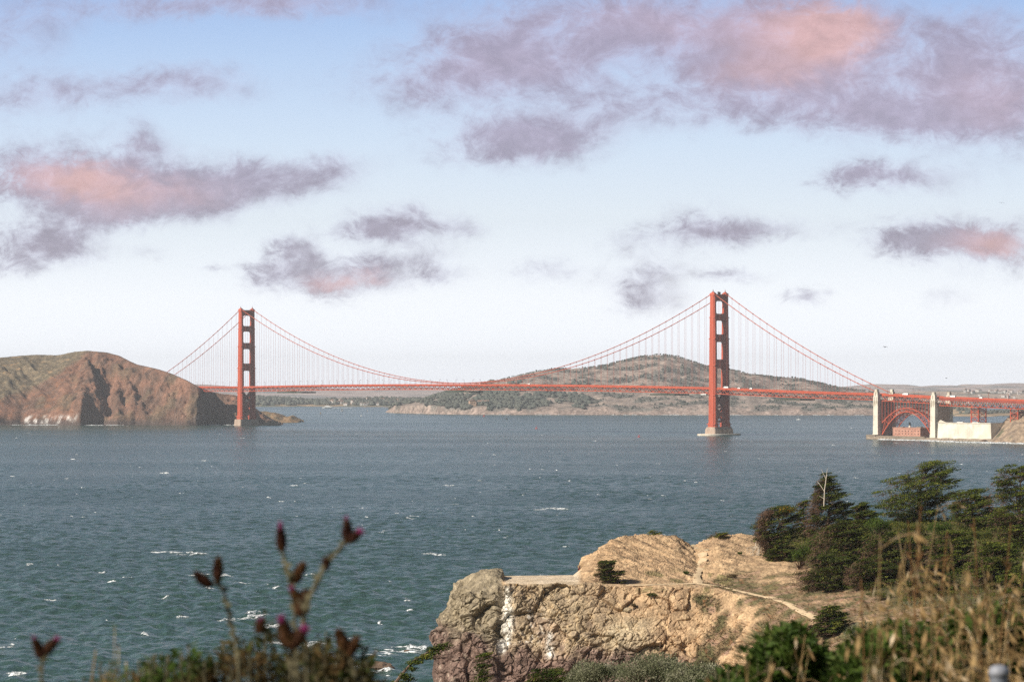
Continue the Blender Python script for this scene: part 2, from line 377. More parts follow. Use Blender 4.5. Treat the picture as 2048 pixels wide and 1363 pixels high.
# ---------------------------------------------------------------- water
WD = np.array([0.86, 0.50]); WD /= np.linalg.norm(WD)          # the wind blows from behind on the left
wr = np.random.default_rng(11)
NW = 80
w_lam = np.exp(wr.uniform(np.log(3.6), np.log(40), NW)); w_th = wr.normal(0, 0.55, NW); w_ph = wr.uniform(0, 6.283, NW)
w_amp = 0.0185*w_lam**0.62*np.exp(-(w_lam/26)**2*0.7)
w_kx = 2*np.pi/w_lam*(WD[0]*np.cos(w_th)-WD[1]*np.sin(w_th)); w_ky = 2*np.pi/w_lam*(WD[1]*np.cos(w_th)+WD[0]*np.sin(w_th))
def waves(x, y, cell=None):
    h = np.zeros(np.shape(x)); gust = 0.75+0.5*fbm(x/260, y/420, 3.0, 2)
    for i in range(NW):
        a = w_amp[i]
        if cell is not None: a = a*sstep(2.0, 4.0, w_lam[i]/cell)
        ph = w_kx[i]*x+w_ky[i]*y+w_ph[i]
        h = h+a*(np.sin(ph)+0.28*np.cos(2*ph))
    return h*gust
def make_water():
    ys = [150.0]
    while ys[-1] < 16800:
        y = ys[-1]
        d = 12 if y < 700 else (1.6 if y < 1500 else (1.6+(y-1500)*.0012 if y < 2000 else 2.2+(y-2000)*0.0026))
        ys.append(y+min(d, 120))
    ys = np.array(ys)
    a = np.concatenate([np.linspace(-.5, -.215, 16)[:-1], np.linspace(-.215, .215, 480), np.linspace(.215, .5, 16)[1:]])
    Y, A = np.meshgrid(ys, a, indexing='ij'); X = A*Y
    cell = np.maximum(np.gradient(ys)[:, None], np.gradient(a)[None]*Y)
    Z = waves(X, Y, cell)
    n, k = Y.shape; i = np.arange(n*k).reshape(n, k)
    F = np.stack([i[:-1, :-1], i[:-1, 1:], i[1:, 1:], i[1:, :-1]], -1).reshape(-1, 4)
    m = bpy.data.materials.new('sea_water'); m.use_nodes = True; m.node_tree.nodes.clear(); t = NT(m.node_tree)
    pos = t.add('ShaderNodeTexCoord').outputs['Object']
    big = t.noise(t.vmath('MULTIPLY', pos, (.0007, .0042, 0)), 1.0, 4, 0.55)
    c = t.mix(t.mapr(big.outputs[0], .38, .62), (0.012, 0.037, 0.032, 1), (0.020, 0.050, 0.042, 1))  # long dark bands: gusts and cloud shadow put into the colour
    mid = t.noise(t.vmath('MULTIPLY', pos, (.05, .05, 0)), 1.0, 5, 0.6)
    c = t.mix(t.mapr(mid.outputs[0], .35, .7), c, (0.026, 0.060, 0.050, 1))
    sp_ = t.add('ShaderNodeSeparateXYZ'); t.put(sp_.inputs[0], pos)                    # shallower, greener water inshore
    c = t.mix(t.mapr(sp_.outputs[1], 700, 1900, .6, 0), c, (0.032, 0.074, 0.050, 1))
    b = t.add('ShaderNodeBsdfPrincipled'); t.put(b.inputs['Base Color'], c); b.inputs['Roughness'].default_value = .22
    b.inputs['IOR'].default_value = 1.33; t.put(b.inputs['Roughness'], t.mapr(big.outputs[0], .35, .65, .25, .20))
    rot = t.add('ShaderNodeMapping'); t.put(rot.inputs[0], pos); rot.inputs['Rotation'].default_value = (0, 0, -math.atan2(WD[1], WD[0]))
    rot.inputs['Scale'].default_value = (1.0, 0.45, 1.0)
    n1 = t.noise(rot.outputs[0], .55, 6, 0.68, .3); n2 = t.noise(rot.outputs[0], .06, 3, 0.6)
    hgt = t.math('MULTIPLY_ADD', n2.outputs[0], 1.6, n1.outputs[0])
    bp = t.add('ShaderNodeBump'); bp.inputs['Strength'].default_value = 1.0; bp.inputs['Distance'].default_value = 1.5
    t.put(bp.inputs['Height'], hgt); t.l.new(bp.outputs[0], b.inputs['Normal'])
    o = t.add('ShaderNodeOutputMaterial'); t.l.new(b.outputs[0], o.inputs[0])
    V = np.stack([X, Y, Z], -1).reshape(-1, 3)
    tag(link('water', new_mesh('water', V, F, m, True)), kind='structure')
make_water()

def foam_patch(mb, x, y, L, wd, hgt, seed, fray=0.6, ang=None):
    r = np.random.default_rng(abs(int(seed))); n = max(6, int(L/0.9)); n = min(n, 40)
    th = math.atan2(WD[1], WD[0])+math.pi/2+r.normal(0, .25) if ang is None else ang
    d = np.array([math.cos(th), math.sin(th)]); p = np.array([-d[1], d[0]])
    t = np.linspace(-1, 1, n); env = np.sqrt(np.maximum(0, 1-t*t))
    env = env*(0.55+0.75*np.abs(perlin(t*L*.22+seed*1.7, seed*.37, 0.3))*1.6)
    mid = perlin(t*L*.12+seed, .7, seed*.11)*wd*1.2
    rows = []
    for k, (o, hh) in enumerate(((-1, 0.02), (-.35, .8), (.2, 1.0), (1, 0.02))):
        j = 1+fray*perlin(t*L*.6+k*9.1+seed, k*3.3, .5) if k in (0, 3) else 1
        q = np.array([x, y])[None]+d[None]*(t*L/2)[:, None]+p[None]*(mid+o*wd/2*env*j)[:, None]
        rows.append(np.c_[q, hh*hgt*env])
    V = np.concatenate(rows); V[:, 2] += waves(V[:, 0], V[:, 1])*sstep(4500, 1500, V[:, 1])+.06
    F = [(k*n+i, k*n+i+1, (k+1)*n+i+1, (k+1)*n+i) for k in range(3) for i in range(n-1)]
    mb.add(V, F)
mb = MB(); fr = np.random.default_rng(21)
for i in range(700):
    py = 763+np.exp(fr.uniform(np.log(86), np.log(590))); Yd = FPX*HCAM/(py-YH)
    px = fr.uniform(-150, 2200); X = (px-1024)*Yd/FPX
    if fbm(X/300, Yd/600, 8.0, 2) < -0.12 and fr.random() < .7: continue
    if Yd < 1700 and fr.random() < .62: continue
    sc_ = fr.exponential(1.0)
    foam_patch(mb, X, Yd, 1.6+2.2*sc_, 0.5+.4*sc_, .16+.12*sc_, i)
for (px, py, wpx, thk) in [(375,1108,80,4),(320,1104,50,1.2),(400,1148,55,2),(455,1152,40,1.2),(515,1231,60,7),(470,1238,60,1.5),(548,1254,55,4),(1110,1017,50,4),
    (1075,1019,40,1),(65,1129,22,3),(825,1036,30,2),(830,1032,20,1.5),(205,1143,18,2),(770,1062,12,1.5),(490,1165,40,1),(545,1175,30,1),(625,1150,16,1.5),
    (1010,1075,12,2),(815,1200,14,2),(818,1222,14,2),(760,1245,12,2),(620,1290,90,3),(560,1283,60,2),(800,1300,110,3),(830,1296,70,5),(745,1335,90,5),(700,1345,50,3),(690,1330,40,3),(770,1310,50,2),(360,1236,40,1),(290,1270,20,1),(330,1196,20,1),(100,1200,30,1),(20,1290,20,2)]:
    Yd = FPX*HCAM/(py-YH); X = (px-1024)*Yd/FPX
    for j in range(5):
        foam_patch(mb, X+fr.normal(0, .18)*wpx*Yd/FPX, Yd+fr.normal(0, 1.2)*thk, wpx*Yd/FPX*fr.uniform(.3, .7), thk*fr.uniform(.35, .9), .28+.05*thk, 3000+int(px)+j*17, .8, fr.normal(0.05, .2))
# surf along the far shores
def surf(pxs, pys, dens, hgt=.5):
    for i in range(len(pxs)-1):
        n = max(1, int(abs(pxs[i+1]-pxs[i])*dens))
        for j in range(n):
            t = fr.random(); px = pxs[i]+(pxs[i+1]-pxs[i])*t; py = pys[i]+(pys[i+1]-pys[i])*t
            Yd = FPX*HCAM/(py-YH); foam_patch(mb, (px-1024)*Yd/FPX, Yd, fr.uniform(6, 22), fr.uniform(2, 6), hgt*fr.uniform(.5, 1.6), int(px*7)+j, .8, fr.normal(0, .1))
surf([-60,40,160,200,260,420,470], [849.5,849.5,850,850.5,849.5,849.5,849.5], .22, 1.0)
surf([1760,1850,1930,2060], [879,881,884.5,887.5], .5, 1.2)
surf([770,1000,1300,1745], [826,829,829.5,830], .05, 1.0)
tag(mb.build('foam', M['foam'], None, True), kind='stuff')

# ---------------------------------------------------------------- far land
def grid_land(name, xs, ys, zf, colf, m, kind='structure'):
    Y, X = np.meshgrid(ys, xs, indexing='ij'); Z = zf(X, Y)
    n, k = Y.shape; i = np.arange(n*k).reshape(n, k)
    F = np.stack([i[:-1, :-1], i[:-1, 1:], i[1:, 1:], i[1:, :-1]], -1).reshape(-1, 4)
    keep = (Z.ravel()[F] > -4).any(1); F = F[keep]
    V = np.stack([X, Y, Z], -1).reshape(-1, 3)
    o = link(name, new_mesh(name, V, F, m, True, colf(X, Y, Z).reshape(-1, 3)))
    return tag(o, kind=kind)
def lerpc(a, b, t): return np.asarray(a)+(np.asarray(b)-np.asarray(a))*t[..., None]
def prof(pts):
    p = np.array(pts, float); return lambda px: np.interp(px, p[:, 0], p[:, 1])

m_far = attr_mat('distant_slopes', var=.25, scale=.004, bump=6, bscale=.01)
crest = prof([(-3000,772),(400,768),(505,776),(560,772),(640,774),(720,776),(800,772),(900,775),(1600,775),(1700,772),(1755,767),(1815,768),(1835,772),(1870,771),(1900,769),(1925,774),(1950,767),(1990,768),(2048,765),(2200,768),(4500,770)])
def z_far(X, Y):
    px = 1024+X*FPX/15800; top = HCAM-(crest(px)+1.0-YH)*15800/FPX
    t = sstep(13500, 15800, Y)*sstep(16700, 16200, Y)
    z = -6+(top+6)*(.22*sstep(13500, 13700, Y)+.78*t)
    return z+8*fbm(X/700, Y/700, 1., 4)*t*1.3
def c_far(X, Y, Z):
    n = fbm(X/400, Y/400, 5., 4); return lerpc((.34, .27, .245), (.17, .17, .165), sstep(0.0, .35, n))
grid_land('far_hills', np.linspace(-7600, 7600, 500), np.linspace(13400, 16700, 70), z_far, c_far, m_far)

crestL = prof([(300,800),(505,795),(560,797),(620,801),(700,799),(760,797),(800,798),(860,799),(900,801),(1200,812)])
def z_midl(X, Y):
    px = 1024+X*FPX/9800; top = HCAM-(crestL(px)+3-YH)*9800/FPX
    return -5+(top+5)*(sstep(9310, 9800, Y)*.85+.15*sstep(9310, 9380, Y))*sstep(10400, 10000, Y)+4*fbm(X/120, Y/120, 2., 4)*sstep(9310, 9600, Y)
def c_midl(X, Y, Z):
    n = fbm(X/110, Y/60, 5., 4); return lerpc((.34, .24, .15), (.055, .075, .05), sstep(-.12, .15, n))
grid_land('far_shore', np.linspace(-1500, 400, 260), np.linspace(9300, 10400, 70), z_midl, c_midl, m_far)
crestR = prof([(1700,850),(1840,850),(1880,818),(1910,812),(1935,812),(1950,822),(1990,824),(2048,822),(2200,822)])
def z_midr(X, Y):
    px = 1024+X*FPX/7100; top = HCAM-(crestR(px)-YH)*7100/FPX
    return -5+(top+5)*(sstep(6680, 7100, Y)*.8+.2*sstep(6680, 6740, Y))*sstep(7700, 7300, Y)+3*fbm(X/80, Y/80, 2., 4)*sstep(6680, 6800, Y)
grid_land('far_point', np.linspace(860, 1560, 160), np.linspace(6670, 7700, 60), z_midr, c_midl, m_far)
# low town shore on the right, between the point and the hills
def z_town(X, Y):
    px = 1024+X*FPX/10500; top = HCAM-(prof([(1650,800),(1750,790),(1850,783),(1950,782),(2048,786),(2300,786)])(px)-YH)*10500/FPX
    return -5+(top+5)*sstep(9900, 10500, Y)*sstep(11500, 10800, Y)+5*fbm(X/200, Y/200, 2., 4)*sstep(9900, 10300, Y)
grid_land('town_shore', np.linspace(1100, 2900, 160), np.linspace(9880, 11500, 50), z_town, lambda X, Y, Z: lerpc((.36,.27,.21), (.10,.11,.09), sstep(-.1, .25, fbm(X/150, Y/90, 4., 4))), m_far)

# island behind the bridge
isl_crest = prof([(600,860),(762,832),(775,820),(800,806),(840,800),(880,790),(910,783),(960,771),(1000,761),(1040,749),(1080,741),(1110,738),(1150,737),(1185,735),(1220,729),(1250,722),(1290,713),(1330,709),(1365,713),(1390,722),(1420,732),(1460,738),(1500,746),(1540,753),(1570,754),(1600,757),(1640,767),(1680,776),(1720,783),(1760,792),(1800,800),(1850,812),(1890,826),(1920,840),(2300,870)])
isl_shore = prof([(600,7700),(770,7650),(800,7500),(840,7350),(900,7200),(960,7120),(1050,7080),(1300,7040),(1500,7020),(1750,7000),(2200,6900)])
def z_isl(X, Y):
    px = 1024+X*FPX/7700; sh = isl_shore(px); cr = sh+np.interp(px, [760,900,1200,1350,1600,1800], [200,420,800,900,700,400])
    top = HCAM-(isl_crest(px)-YH)*cr/FPX
    t = np.clip((Y-sh)/(cr-sh), 0, 1); 
    cliff = np.minimum(top, 16+8*fbm(X/90, 2., 1.)+6*sstep(1000, 770, px))*sstep(0, 26/500, t)
    z = -6+6*sstep(-.02, .01, (Y-sh)/500)+cliff+(top-cliff)*(t**1.25*.6+.4*sstep(0, 1, t))
    z = z*np.where(Y > cr, sstep(1.0, 0.0, (Y-cr)/1200), 1)
    gul = ridged(X/210+.25*fbm(X/90, Y/90, 7., 3), Y/620, 1., 4)
    return z+(gul*20+6*fbm(X/60, Y/60, 4., 3))*t*sstep(1.02, .75, t)*sstep(20, 120, top)+1.2*fbm(X/25, Y/25, 3., 3)*sstep(.05, .2, t)
def isl_wood(X, Y):
    px = 1024+X*FPX/Y
    n = fbm(X/75, Y/75, 5., 4)
    w = sstep(-.06, .12, n+.16*fbm(X/300, Y/300, 9., 2))
    west = sstep(860, 900, px)*sstep(1170, 1090, px)*sstep(9., 14., z_isl(X, Y)+4*n)*sstep(78, 62, z_isl(X, Y)+14*n)*sstep(-.32, -.05, n+.25*fbm(X/160, Y/90, 3., 2))
    return np.maximum(w*.9, west)
def c_isl(X, Y, Z):
    n = fbm(X/45, Y/45, 1.5, 4)
    c = lerpc((.285, .225, .185), (.20, .16, .135), sstep(-.2, .3, n))  # greyed slope tone, some of the distance haze put into the colour
    cl = sstep(26, 8, Z+9*n); c = lerpc(c, (.25, .19, .16), cl[..., None] if False else cl)
    return lerpc(c, (.095, .10, .088), isl_wood(X, Y)*sstep(4, 12, Z)*.8)
m_isl = attr_mat('island_slopes', var=.3, scale=.03, bump=3, bscale=.05, scale2=.12, var2=.3)
grid_land('island', np.linspace(-640, 1500, 620), np.concatenate([np.arange(6980, 8000, 6.0), np.arange(8000, 9200, 40.0)]), z_isl, c_isl, m_isl)

# clumped trees far off: woods, one mass
def blobs(pts, rad, seed, squash=.9):
    r = np.random.default_rng(seed)
    t = (1+5**.5)/2
    B = np.array([(-1,t,0),(1,t,0),(-1,-t,0),(1,-t,0),(0,-1,t),(0,1,t),(0,-1,-t),(0,1,-t),(t,0,-1),(t,0,1),(-t,0,-1),(-t,0,1)])/1.9
    FI = np.array([(0,11,5),(0,5,1),(0,1,7),(0,7,10),(0,10,11),(1,5,9),(5,11,4),(11,10,2),(10,7,6),(7,1,8),(3,9,4),(3,4,2),(3,2,6),(3,6,8),(3,8,9),(4,9,5),(2,4,11),(6,2,10),(8,6,7),(9,8,1)])
    n = len(pts); V = B[None]*(rad[:, None, None])*r.uniform(.55, 1.3, (n, 12, 1)); V[..., 2] *= squash
    V = V+pts[:, None]
    F = (FI[None]+12*np.arange(n)[:, None, None]).reshape(-1, 3)
    return V.reshape(-1, 3), F
M['woods'] = leaf_mat('distant_woods', (.080, .090, .076), (.11, .115, .094), (.088, .088, .074), .02, .9, .05)  # greyed leaf tone, carrying part of the far haze
wrg = np.random.default_rng(31)
X = wrg.uniform(-620, 1450, 26000); Y = wrg.uniform(7020, 8250, 26000); Z = z_isl(X, Y); wd = isl_wood(X, Y)
k = (wd > .35+.5*wrg.random(26000)) & (Z > 10)
pp = np.c_[X[k], Y[k], Z[k]+2.5]; big = ((1024+pp[:, 0]*FPX/pp[:, 1] < 1180) & (pp[:, 2] < 85))
V, F = blobs(pp, np.where(big, wrg.uniform(4, 9, len(pp)), wrg.uniform(1.2, 3.2, len(pp))), 1)
tag(link('woods', new_mesh('woods', V, F, M['woods'])), kind='stuff')
X = wrg.uniform(-1100, 300, 5200); Y = wrg.uniform(9330, 10000, 5200); Z = z_midl(X, Y); k = (fbm(X/110, Y/60, 5., 4) > -.08) & (Z > 3)
pp = np.c_[X[k], Y[k], Z[k]+4]; V, F = blobs(pp, wrg.uniform(4, 11, len(pp)), 2, 1.1)
tag(link('woods', new_mesh('woods', V, F, M['woods'])), kind='stuff')
X = wrg.uniform(900, 1500, 1500); Y = wrg.uniform(6720, 7200, 1500); Z = z_midr(X, Y); k = (fbm(X/110, Y/60, 5., 4) > -.02) & (Z > 5)
pp = np.c_[X[k], Y[k], Z[k]+2]; V, F = blobs(pp, wrg.uniform(3, 6, len(pp)), 2, 1.0)
tag(link('woods', new_mesh('woods', V, F, M['woods'])), kind='stuff')

# houses on the far shores
def house_mesh(w, d, h, rh):
    b = MB(); b.box(-w, w, -d, d, -3, h); r = MB()
    r.prism([(-w*1.08, h+.05), (w*1.08, h+.05), (0, h+rh)], 1, -d*1.08, d*1.08)
    return new_mesh('wall', b.v, b.f, M['housewall']), new_mesh('roof', r.v, r.f, M['roof'])
hs = [house_mesh(*a) for a in ((5, 4.5, 5, 3), (7, 5, 6, 3), (4.5, 4.5, 7.5, 2.5))]
hr = np.random.default_rng(41)
def houses(n, pxr, Yr, zf, label, group, zmin):
    c = 0
    while c < n:
        px = hr.uniform(*pxr); Y = hr.uniform(*Yr); X = (px-1024)*Y/FPX; z = float(zf(np.array([X]), np.array([Y]))[0])
        if z < zmin: continue
        r = empty('house', (X, Y, z+2), hr.uniform(-.6, .6)); tag(r, label, 'house', group)
        w, f = hs[hr.integers(3)]; link('wall', w, r); link('roof', f, r); c += 1
houses(52, (640, 800), (9340, 9760), z_midl, 'tiny pale house among trees on the far shore left of the island', 'houses on the far wooded shore', 2)
houses(40, (1925, 2060), (9950, 10600), z_town, 'tiny pale house on the hazy hillside above the approach viaduct', 'houses on the hazy hillside', 6)
sh = empty('stone_house', W(945, 826, 7200), .2); sh.location[2] = float(z_isl(np.array([sh.location[0]]), np.array([7200.]))[0])+1
tag(sh, 'square tan house with a grey roof on the island shore', 'house')
b = MB().box(-9, 9, -7, 7, -8, 13); b.build('wall', mat('tan_stucco', (.50, .33, .23), .9, .1, .1), sh)
MB().prism([(-9.8, 13.1), (9.8, 13.1), (0, 18)], 1, -7.6, 7.6).build('roof', M['roof'], sh)
for x in (-4, 0, 4): MB().box(x-.8, x+.8, -7.1, -6.95, 6, 9).build('window', M['window'], sh)
lh = empty('long_shed', W(955, 826, 7230), .1); lh.location[2] = float(z_isl(np.array([lh.location[0]]), np.array([7230.]))[0])+1
tag(lh, 'long low shed with a dark roof beside the square tan island house', 'shed')
MB().box(0, 30, -6, 6, -8, 6).build('wall', M['housewall'], lh); MB().prism([(-6.6, 6.1), (6.6, 6.1), (0, 10)], 0, -.6, 30.6).build('roof', M['roof'], lh)

# ---------------------------------------------------------------- brown headland at the left
def headland():
    crestp = prof([(-400,745),(-120,725),(0,712),(40,709),(90,710),(130,703),(160,701),(200,704),(230,712),(270,728),(320,738),(345,745),(380,758),(400,768),(415,776),(425,783),(440,787),(470,790),(490,800),(505,815),(540,845),(600,870)])
    shore = prof([(-400,5300),(-100,5340),(0,5375),(60,5405),(120,5390),(160,5368),(185,5352),(205,5376),(222,5392),(240,5384),(256,5378),(290,5385),(350,5368),(395,5345),(414,5348),(424,5425),(436,5452),(455,5440),(480,5425),(520,5440),(700,5500)])
    spur = np.array([W(150,703,5640)[:2], W(160,740,5560)[:2], W(176,790,5480)[:2], W(192,845,5380)[:2]])
    def f(X, Y):
        px = 1024+X*FPX/5520
        run = np.interp(px, [-400,0,150,190,260,340,412,422,470,540], [330,300,255,235,165,88,42,60,70,60])
        sh = shore(px)+4*fbm(X/22, .5, 1.)+9*fbm(X/70, 1.5, 1.)
        cr = sh+run; top = HCAM-(crestp(px)-YH)*(shore(px)+run)/FPX
        t = np.clip((Y-sh)/(cr-sh), 0, 1)
        rock = sstep(120, 180, px)
        sea = np.minimum(12+5*fbm(X/40, 3., 2.), top*.5)*sstep(0, .05, t)
        curve = (1-rock)*(t**.92)+rock*(.62*t**.75+.38*t)
        z = -6+6*sstep(-.05, .0, (Y-sh)/run)+sea+(top-sea)*curve
        # spur at px 150-190 with the deep gully on its right
        tt = (Y-sh)/run
        gx = np.interp(tt, [0, .25, .6, .9, 1], [240, 224, 198, 180, 171]); sx = np.interp(tt, [0, .3, .7, 1], [188, 178, 165, 158])
        gul = np.exp(-((px-gx)/np.interp(tt, [0, 1], [11, 7]))**2)*sstep(0, .1, t)*sstep(1.02, .8, t)
        spu = np.exp(-((px-sx)/13)**2)*sstep(0, .12, t)*sstep(1.02, .7, t)
        z = z-gul*17+spu*9
        for (a0, a1, wd_, am) in ((248, 205, 11, 11), (272, 236, 9, 9), (330, 262, 10, 7), (432, 420, 8, 16), (395, 330, 13, 7), (455, 445, 5, 9)):
            gx2 = np.interp(tt, [0, 1], [a0, a1]); z = z-am*np.exp(-((px-gx2-4*fbm(X/40, Y/40, 2.))/wd_)**2)*sstep(0, .2, t)*sstep(1, .6, t)
        wx = X+14*fbm(X/60, Y/60, 3., 3); 
        rg = ridged(wx/62+Y/150, Y/150, 1., 5, .6)*34+ridged(wx/24-Y/50, Y/55, 4., 5, .62)*16
        rg = rg-(rg.mean() if rg.size > 1 else 5)
        z = z+rg*rock*sstep(0.01, .12, t)*sstep(1.0, .8, t)*.8+(1-rock)*(ridged(wx/70+Y/120, Y/220, 2., 5, .6)*17*sstep(.02, .3, t)*sstep(1.0, .7, t))
        z = z+1.1*fbm(X/9, Y/9, 1., 3)*sstep(0, .06, t)
        return np.where(Y > cr, z*sstep(520, 0, Y-cr)-6*sstep(100, 520, Y-cr), z), t, rock
    xs = np.arange(-1500, -455, 2.6); ys = np.concatenate([np.arange(5310, 5720, 1.9), np.arange(5720, 6300, 25)])
    def colf(X, Y, Z):
        px = 1024+X*FPX/Y; py = YH-(Z-HCAM)*FPX/Y
        _, t, rock = f(X, Y)
        n = fbm(X/35, Y/35, Z/35, 4); n2 = fbm(X/12, Y/12, Z/12, 4)
        line = np.interp(px, [-50, 0, 75, 120, 160, 175], [822, 800, 772, 742, 716, 700])
        scrub = sstep(8, -8, py-line+14*n)
        rockc = lerpc((.200, .105, .070), (.125, .076, .055), sstep(-.25, .25, n))
        rockc = lerpc(rockc, (.20, .088, .045), sstep(.08, .35, n2+.3*n)*(.2+.5*sstep(190, 120, px)))
        rockc = lerpc(rockc, (.10, .095, .055), sstep(.05, .3, fbm(X/50, Y/50, 9., 3))*.35)
        sc_ = lerpc((.115, .094, .063), (.17, .13, .083), sstep(-.2, .3, n2)); sc_ = lerpc(sc_, (.27, .18, .10), sstep(.28, .36, fbm(X/28, Y/22, 6., 3)))
        c = lerpc(rockc, sc_, scrub)
        c = lerpc(c, (.075, .055, .048), sstep(13, 6, Z+6*n))
        gu = sstep(.0, .25, fbm(X/11, Y/30, Z/9, 3)+.04)*sstep(2, 6, Z)*sstep(24+8*n, 13, Z)*sstep(28, 50, px)*sstep(162, 145, px)
        gu = np.maximum(gu, .9*sstep(.05, .2, n2+.1)*sstep(4, 8, Z)*sstep(22, 14, Z)*sstep(385, 392, px)*sstep(412, 402, px))
        c = lerpc(c, (.66, .62, .58), gu*.75)
        return c
    grid_land('headland', xs, ys, lambda X, Y: f(X, Y)[0], colf, attr_mat('headland_slopes', var=.28, scale=.06, bump=2.2, bscale=.12, scale2=.35, var2=.35))
    return lambda X, Y: f(np.array([X], float), np.array([Y], float))[0][0]
zhead = headland()
def spit():
    xs = np.arange(-545, -395, 1.5); ys = np.arange(5600, 5980, 5.0)
    cp = prof([(480,824),(500,822),(525,823),(550,826),(560,829),(570,834),(578,833),(584,831),(592,836),(602,841),(606,846),(640,850)])
    def f(X, Y):
        px = 1024+X*FPX/5800; top = HCAM-(cp(px)-YH)*5800/FPX
        t = (Y-5680-10*fbm(X/20, .3, 1.))/90
        return -4+(top+4)*sstep(0, 1, t)*sstep(3.2, 1.8, t)+(1.5*fbm(X/9, Y/9, 1., 3)+2*ridged(X/15, Y/25, 2., 3)-1)*sstep(0, .4, t)
    grid_land('headland_spit', xs, ys, f, lambda X, Y, Z: lerpc((.24,.155,.085), (.10,.09,.055), sstep(0, .3, fbm(X/25, Y/25, 3., 3))*sstep(3, 8, Z)), attr_mat('spit_slopes', var=.25, scale=.1, bump=1, bscale=.2))
spit()

# ================================================================ the bridge
PHI = 0.72186; SX_, SY_ = 329.9, 4360.2               # foot of the nearer tower; local y runs to the farther tower, x to the far side
def bw(x, y, z=0): return (SX_+x*math.cos(PHI)-y*math.sin(PHI), SY_+x*math.sin(PHI)+y*math.cos(PHI), z)
def bpx(y, x=0): w = bw(x, y); return 1024+FPX*w[0]/w[1]
def y_of_px(px, x=0):
    lo, hi = -1200, 1700
    for _ in range(60):
        m_ = (lo+hi)/2
        if bpx(m_, x) > px: lo = m_
        else: hi = m_
    return lo
ZD = lambda y: 75+5*(1-((y-640)/640)**2) if 0 <= y <= 1280 else (75+(y/343)*8.4-0.9*math.sin(math.pi*min(1, -y/343)) if -343 <= y < 0 else (66.6+(y+343)*.0375 if -451 <= y < -343 else (62.5+(y+451)*.027 if y < -451 else 75.0)))
ZC = lambda y: 82.6+((y-640)/640)**2*(226.3-82.6) if 0 <= y <= 1280 else (226.3+(y/343)*(226.3-69.5)+4*10.4*(y/343)*(1+y/343) if y < 0 else 226.3-((y-1280)/343)*(226.3-72)-4*10.4*((y-1280)/343)*(1-(y-1280)/343))
bridge = empty('suspension_bridge', bw(0, 0), PHI)
tag(bridge, 'long red orange suspension bridge with two tall towers across the strait', 'bridge')
XC = 13.7
